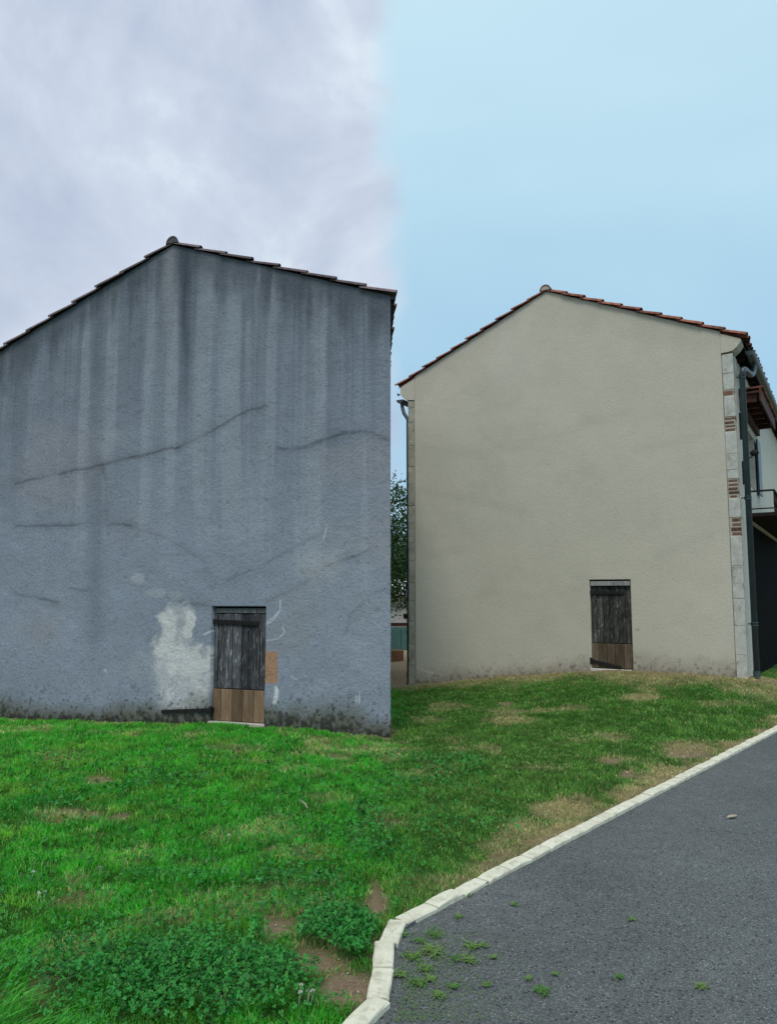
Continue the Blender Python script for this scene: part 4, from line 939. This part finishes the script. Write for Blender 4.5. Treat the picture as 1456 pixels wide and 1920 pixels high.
# ------------------------------------------------------------------ beyond the passage between the houses
def tree(x, y, h, cr, label, seed, low):
    r = np.random.default_rng(seed); z0 = float(height(np.array([x]), np.array([y]))[0]); root = link('garden_tree', None, None, None, (x, y, z0)); tag(root, label, 'tree', 'trees beyond the passage')
    V, Fc = [], []; add(tube_vf([(0, 0, -.2), (.05, .02, h*.25), (-.04, .05, h*.5), (.03, 0, h*.85)], [.20, .15, .11, .03], 9), V, Fc); tips = []
    for k in range(14):
        a = k*2.4; zb_ = h*(.22+.045*k); L = cr*(.9-.3*abs(k/14-.35)); e = (math.cos(a)*L, math.sin(a)*L, zb_+L*.35); add(tube_vf([(0, 0, zb_), (e[0]*.5, e[1]*.5, zb_+L*.25), e], [.06, .04, .012], 6), V, Fc); tips.append(e)
    link('trunk', mesh('trunk', V, Fc, True), MAT['bark'], root)
    cen = []
    for e in tips:
        for k in range(5): cen.append(np.array(e)*r.uniform(.45, 1.08)*np.array([1, 1, 0])+np.array([0, 0, e[2]+r.normal(0, .35)]))
    for k in range(40):
        d_ = r.normal(size=3); d_ /= np.linalg.norm(d_); cen.append(np.array([0, 0, low+(h-low)*.5])+d_*np.array([cr*.85, cr*.85, (h-low)*.48])*r.uniform(.5, 1))
    cen = np.array(cen); n_ = 9000; ci = r.integers(0, len(cen), n_); P = cen[ci]+r.normal(0, .26, (n_, 3)); P = P[(P[:, 2] > low*.8)]; n_ = len(P)
    A_ = r.normal(size=(n_, 3)); A_ /= np.linalg.norm(A_, axis=1)[:, None]; B_ = np.cross(A_, r.normal(size=(n_, 3))); B_ /= np.linalg.norm(B_, axis=1)[:, None]; s = r.uniform(.045, .085, n_)[:, None]
    v = np.stack([P-A_*s, P+B_*s*.45, P+A_*s, P-B_*s*.45], 1).reshape(-1, 3); cl_ = np.array([.030, .075, .020])[None]*r.uniform(.5, 1.6, n_)[:, None]
    link('crown', mesh_np('crown', v, np.arange(n_*4), np.arange(n_)*4, False, np.repeat(cl_, 4, 0)), MAT['leaves'], root)
tree(-.75, 24.5, 5.6, 1.9, 'dark leafy tree seen in the gap, taller of the pair', 1, 1.1); tree(1.55, 27.5, 5.0, 1.9, 'lower dark bushy tree behind the corner drainpipe', 2, 1.0); tree(-1.2, 30, 6.2, 2.6, 'deep green tree behind the taller one in the gap', 3, .9)
tree(3.6, 31, 5.2, 2.3, 'broad green tree hidden behind the beige house', 4, .9)
sh = link('garden_shed', None, None, None, (.3, 33.5, 0)); tag(sh, 'low white building under the trees beyond the passage', 'building')
link('wall', mesh('shed_wall', *box_vf(-4, 4, 0, 3, -.2, 1.75)), MAT['white_wall'], sh); link('roof', mesh('shed_roof', [(-4.3, -.4, 1.72), (4.3, -.4, 1.72), (4.3, 3.3, 2.5), (-4.3, 3.3, 2.5), (-4.3, -.4, 1.64), (4.3, -.4, 1.64), (4.3, 3.3, 2.42), (-4.3, 3.3, 2.42)], [(0, 1, 2, 3), (7, 6, 5, 4), (0, 4, 5, 1), (1, 5, 6, 2), (2, 6, 7, 3), (3, 7, 4, 0)]), MAT['white_wall'], sh)
for k in range(4): link('window', mesh('window', *box_vf(-3.2+k*1.8, -2.1+k*1.8, -.03, .02, .62, .85)), MAT['dark'], sh)
link('red_band', mesh('band', *box_vf(-4, 4, -.025, -.003, .28, .42)), MAT['woodred'], sh)
fe = link('sheet_fence', mesh('sheet_fence_rail', *box_vf(-3, 3, 0, .05, .66, .72)), MAT['teal'], None, (.4, 22.6, -.05)); tag(fe, 'low teal sheet fence beyond the sandy passage', 'fence')
for k in range(6): link('sheet_panel', mesh('sheet_panel', *box_vf(-3+k*1.0+.005, -2+k*1.0-.005, -.025, -.002, -.02, .66, .008)), MAT['teal'], fe)
for k in range(7): link('post', mesh('post', *box_vf(-3.03+k, -2.97+k, .052, .11, -.25, .70)), MAT['teal'], fe)
cr = link('timber_block', mesh('timber_block', *box_vf(-.16, .16, -.15, .15, 0, .30, .01)), MAT['sawn'], None, (.21, 19.0, float(height(np.array([.21]), np.array([19.]))[0])-.01), (0, 0, .2)); tag(cr, 'brown sawn timber block standing on the sandy ground', 'block')

# far hedgerow round the fields
n_ = 26000; an = RNG.uniform(-1.75, 1.75, n_); rad = 75+RNG.normal(0, 3, n_)+8*np.sin(an*5); top = 2.5+5.5*fbm(an*9, an*0, 210)
P = np.stack([np.sin(an)*rad, np.cos(an)*rad, top*RNG.random(n_)**.7], 1); A_ = RNG.normal(size=(n_, 3)); A_ /= np.linalg.norm(A_, axis=1)[:, None]
B_ = np.cross(A_, RNG.normal(size=(n_, 3))); B_ /= np.linalg.norm(B_, axis=1)[:, None]; sz = RNG.uniform(.25, .6, n_)[:, None]
v = np.stack([P-A_*sz, P+B_*sz*.6, P+A_*sz, P-B_*sz*.6], 1).reshape(-1, 3); cl_ = np.array([.035, .08, .022])[None]*RNG.uniform(.6, 1.5, n_)[:, None]
o = link('hedgerow', mesh_np('hedgerow', v, np.arange(n_*4), np.arange(n_)*4, False, np.repeat(cl_, 4, 0)), MAT['leaves']); tag(o, 'far dark green hedgerow beyond the fields', 'hedgerow', kind='stuff')
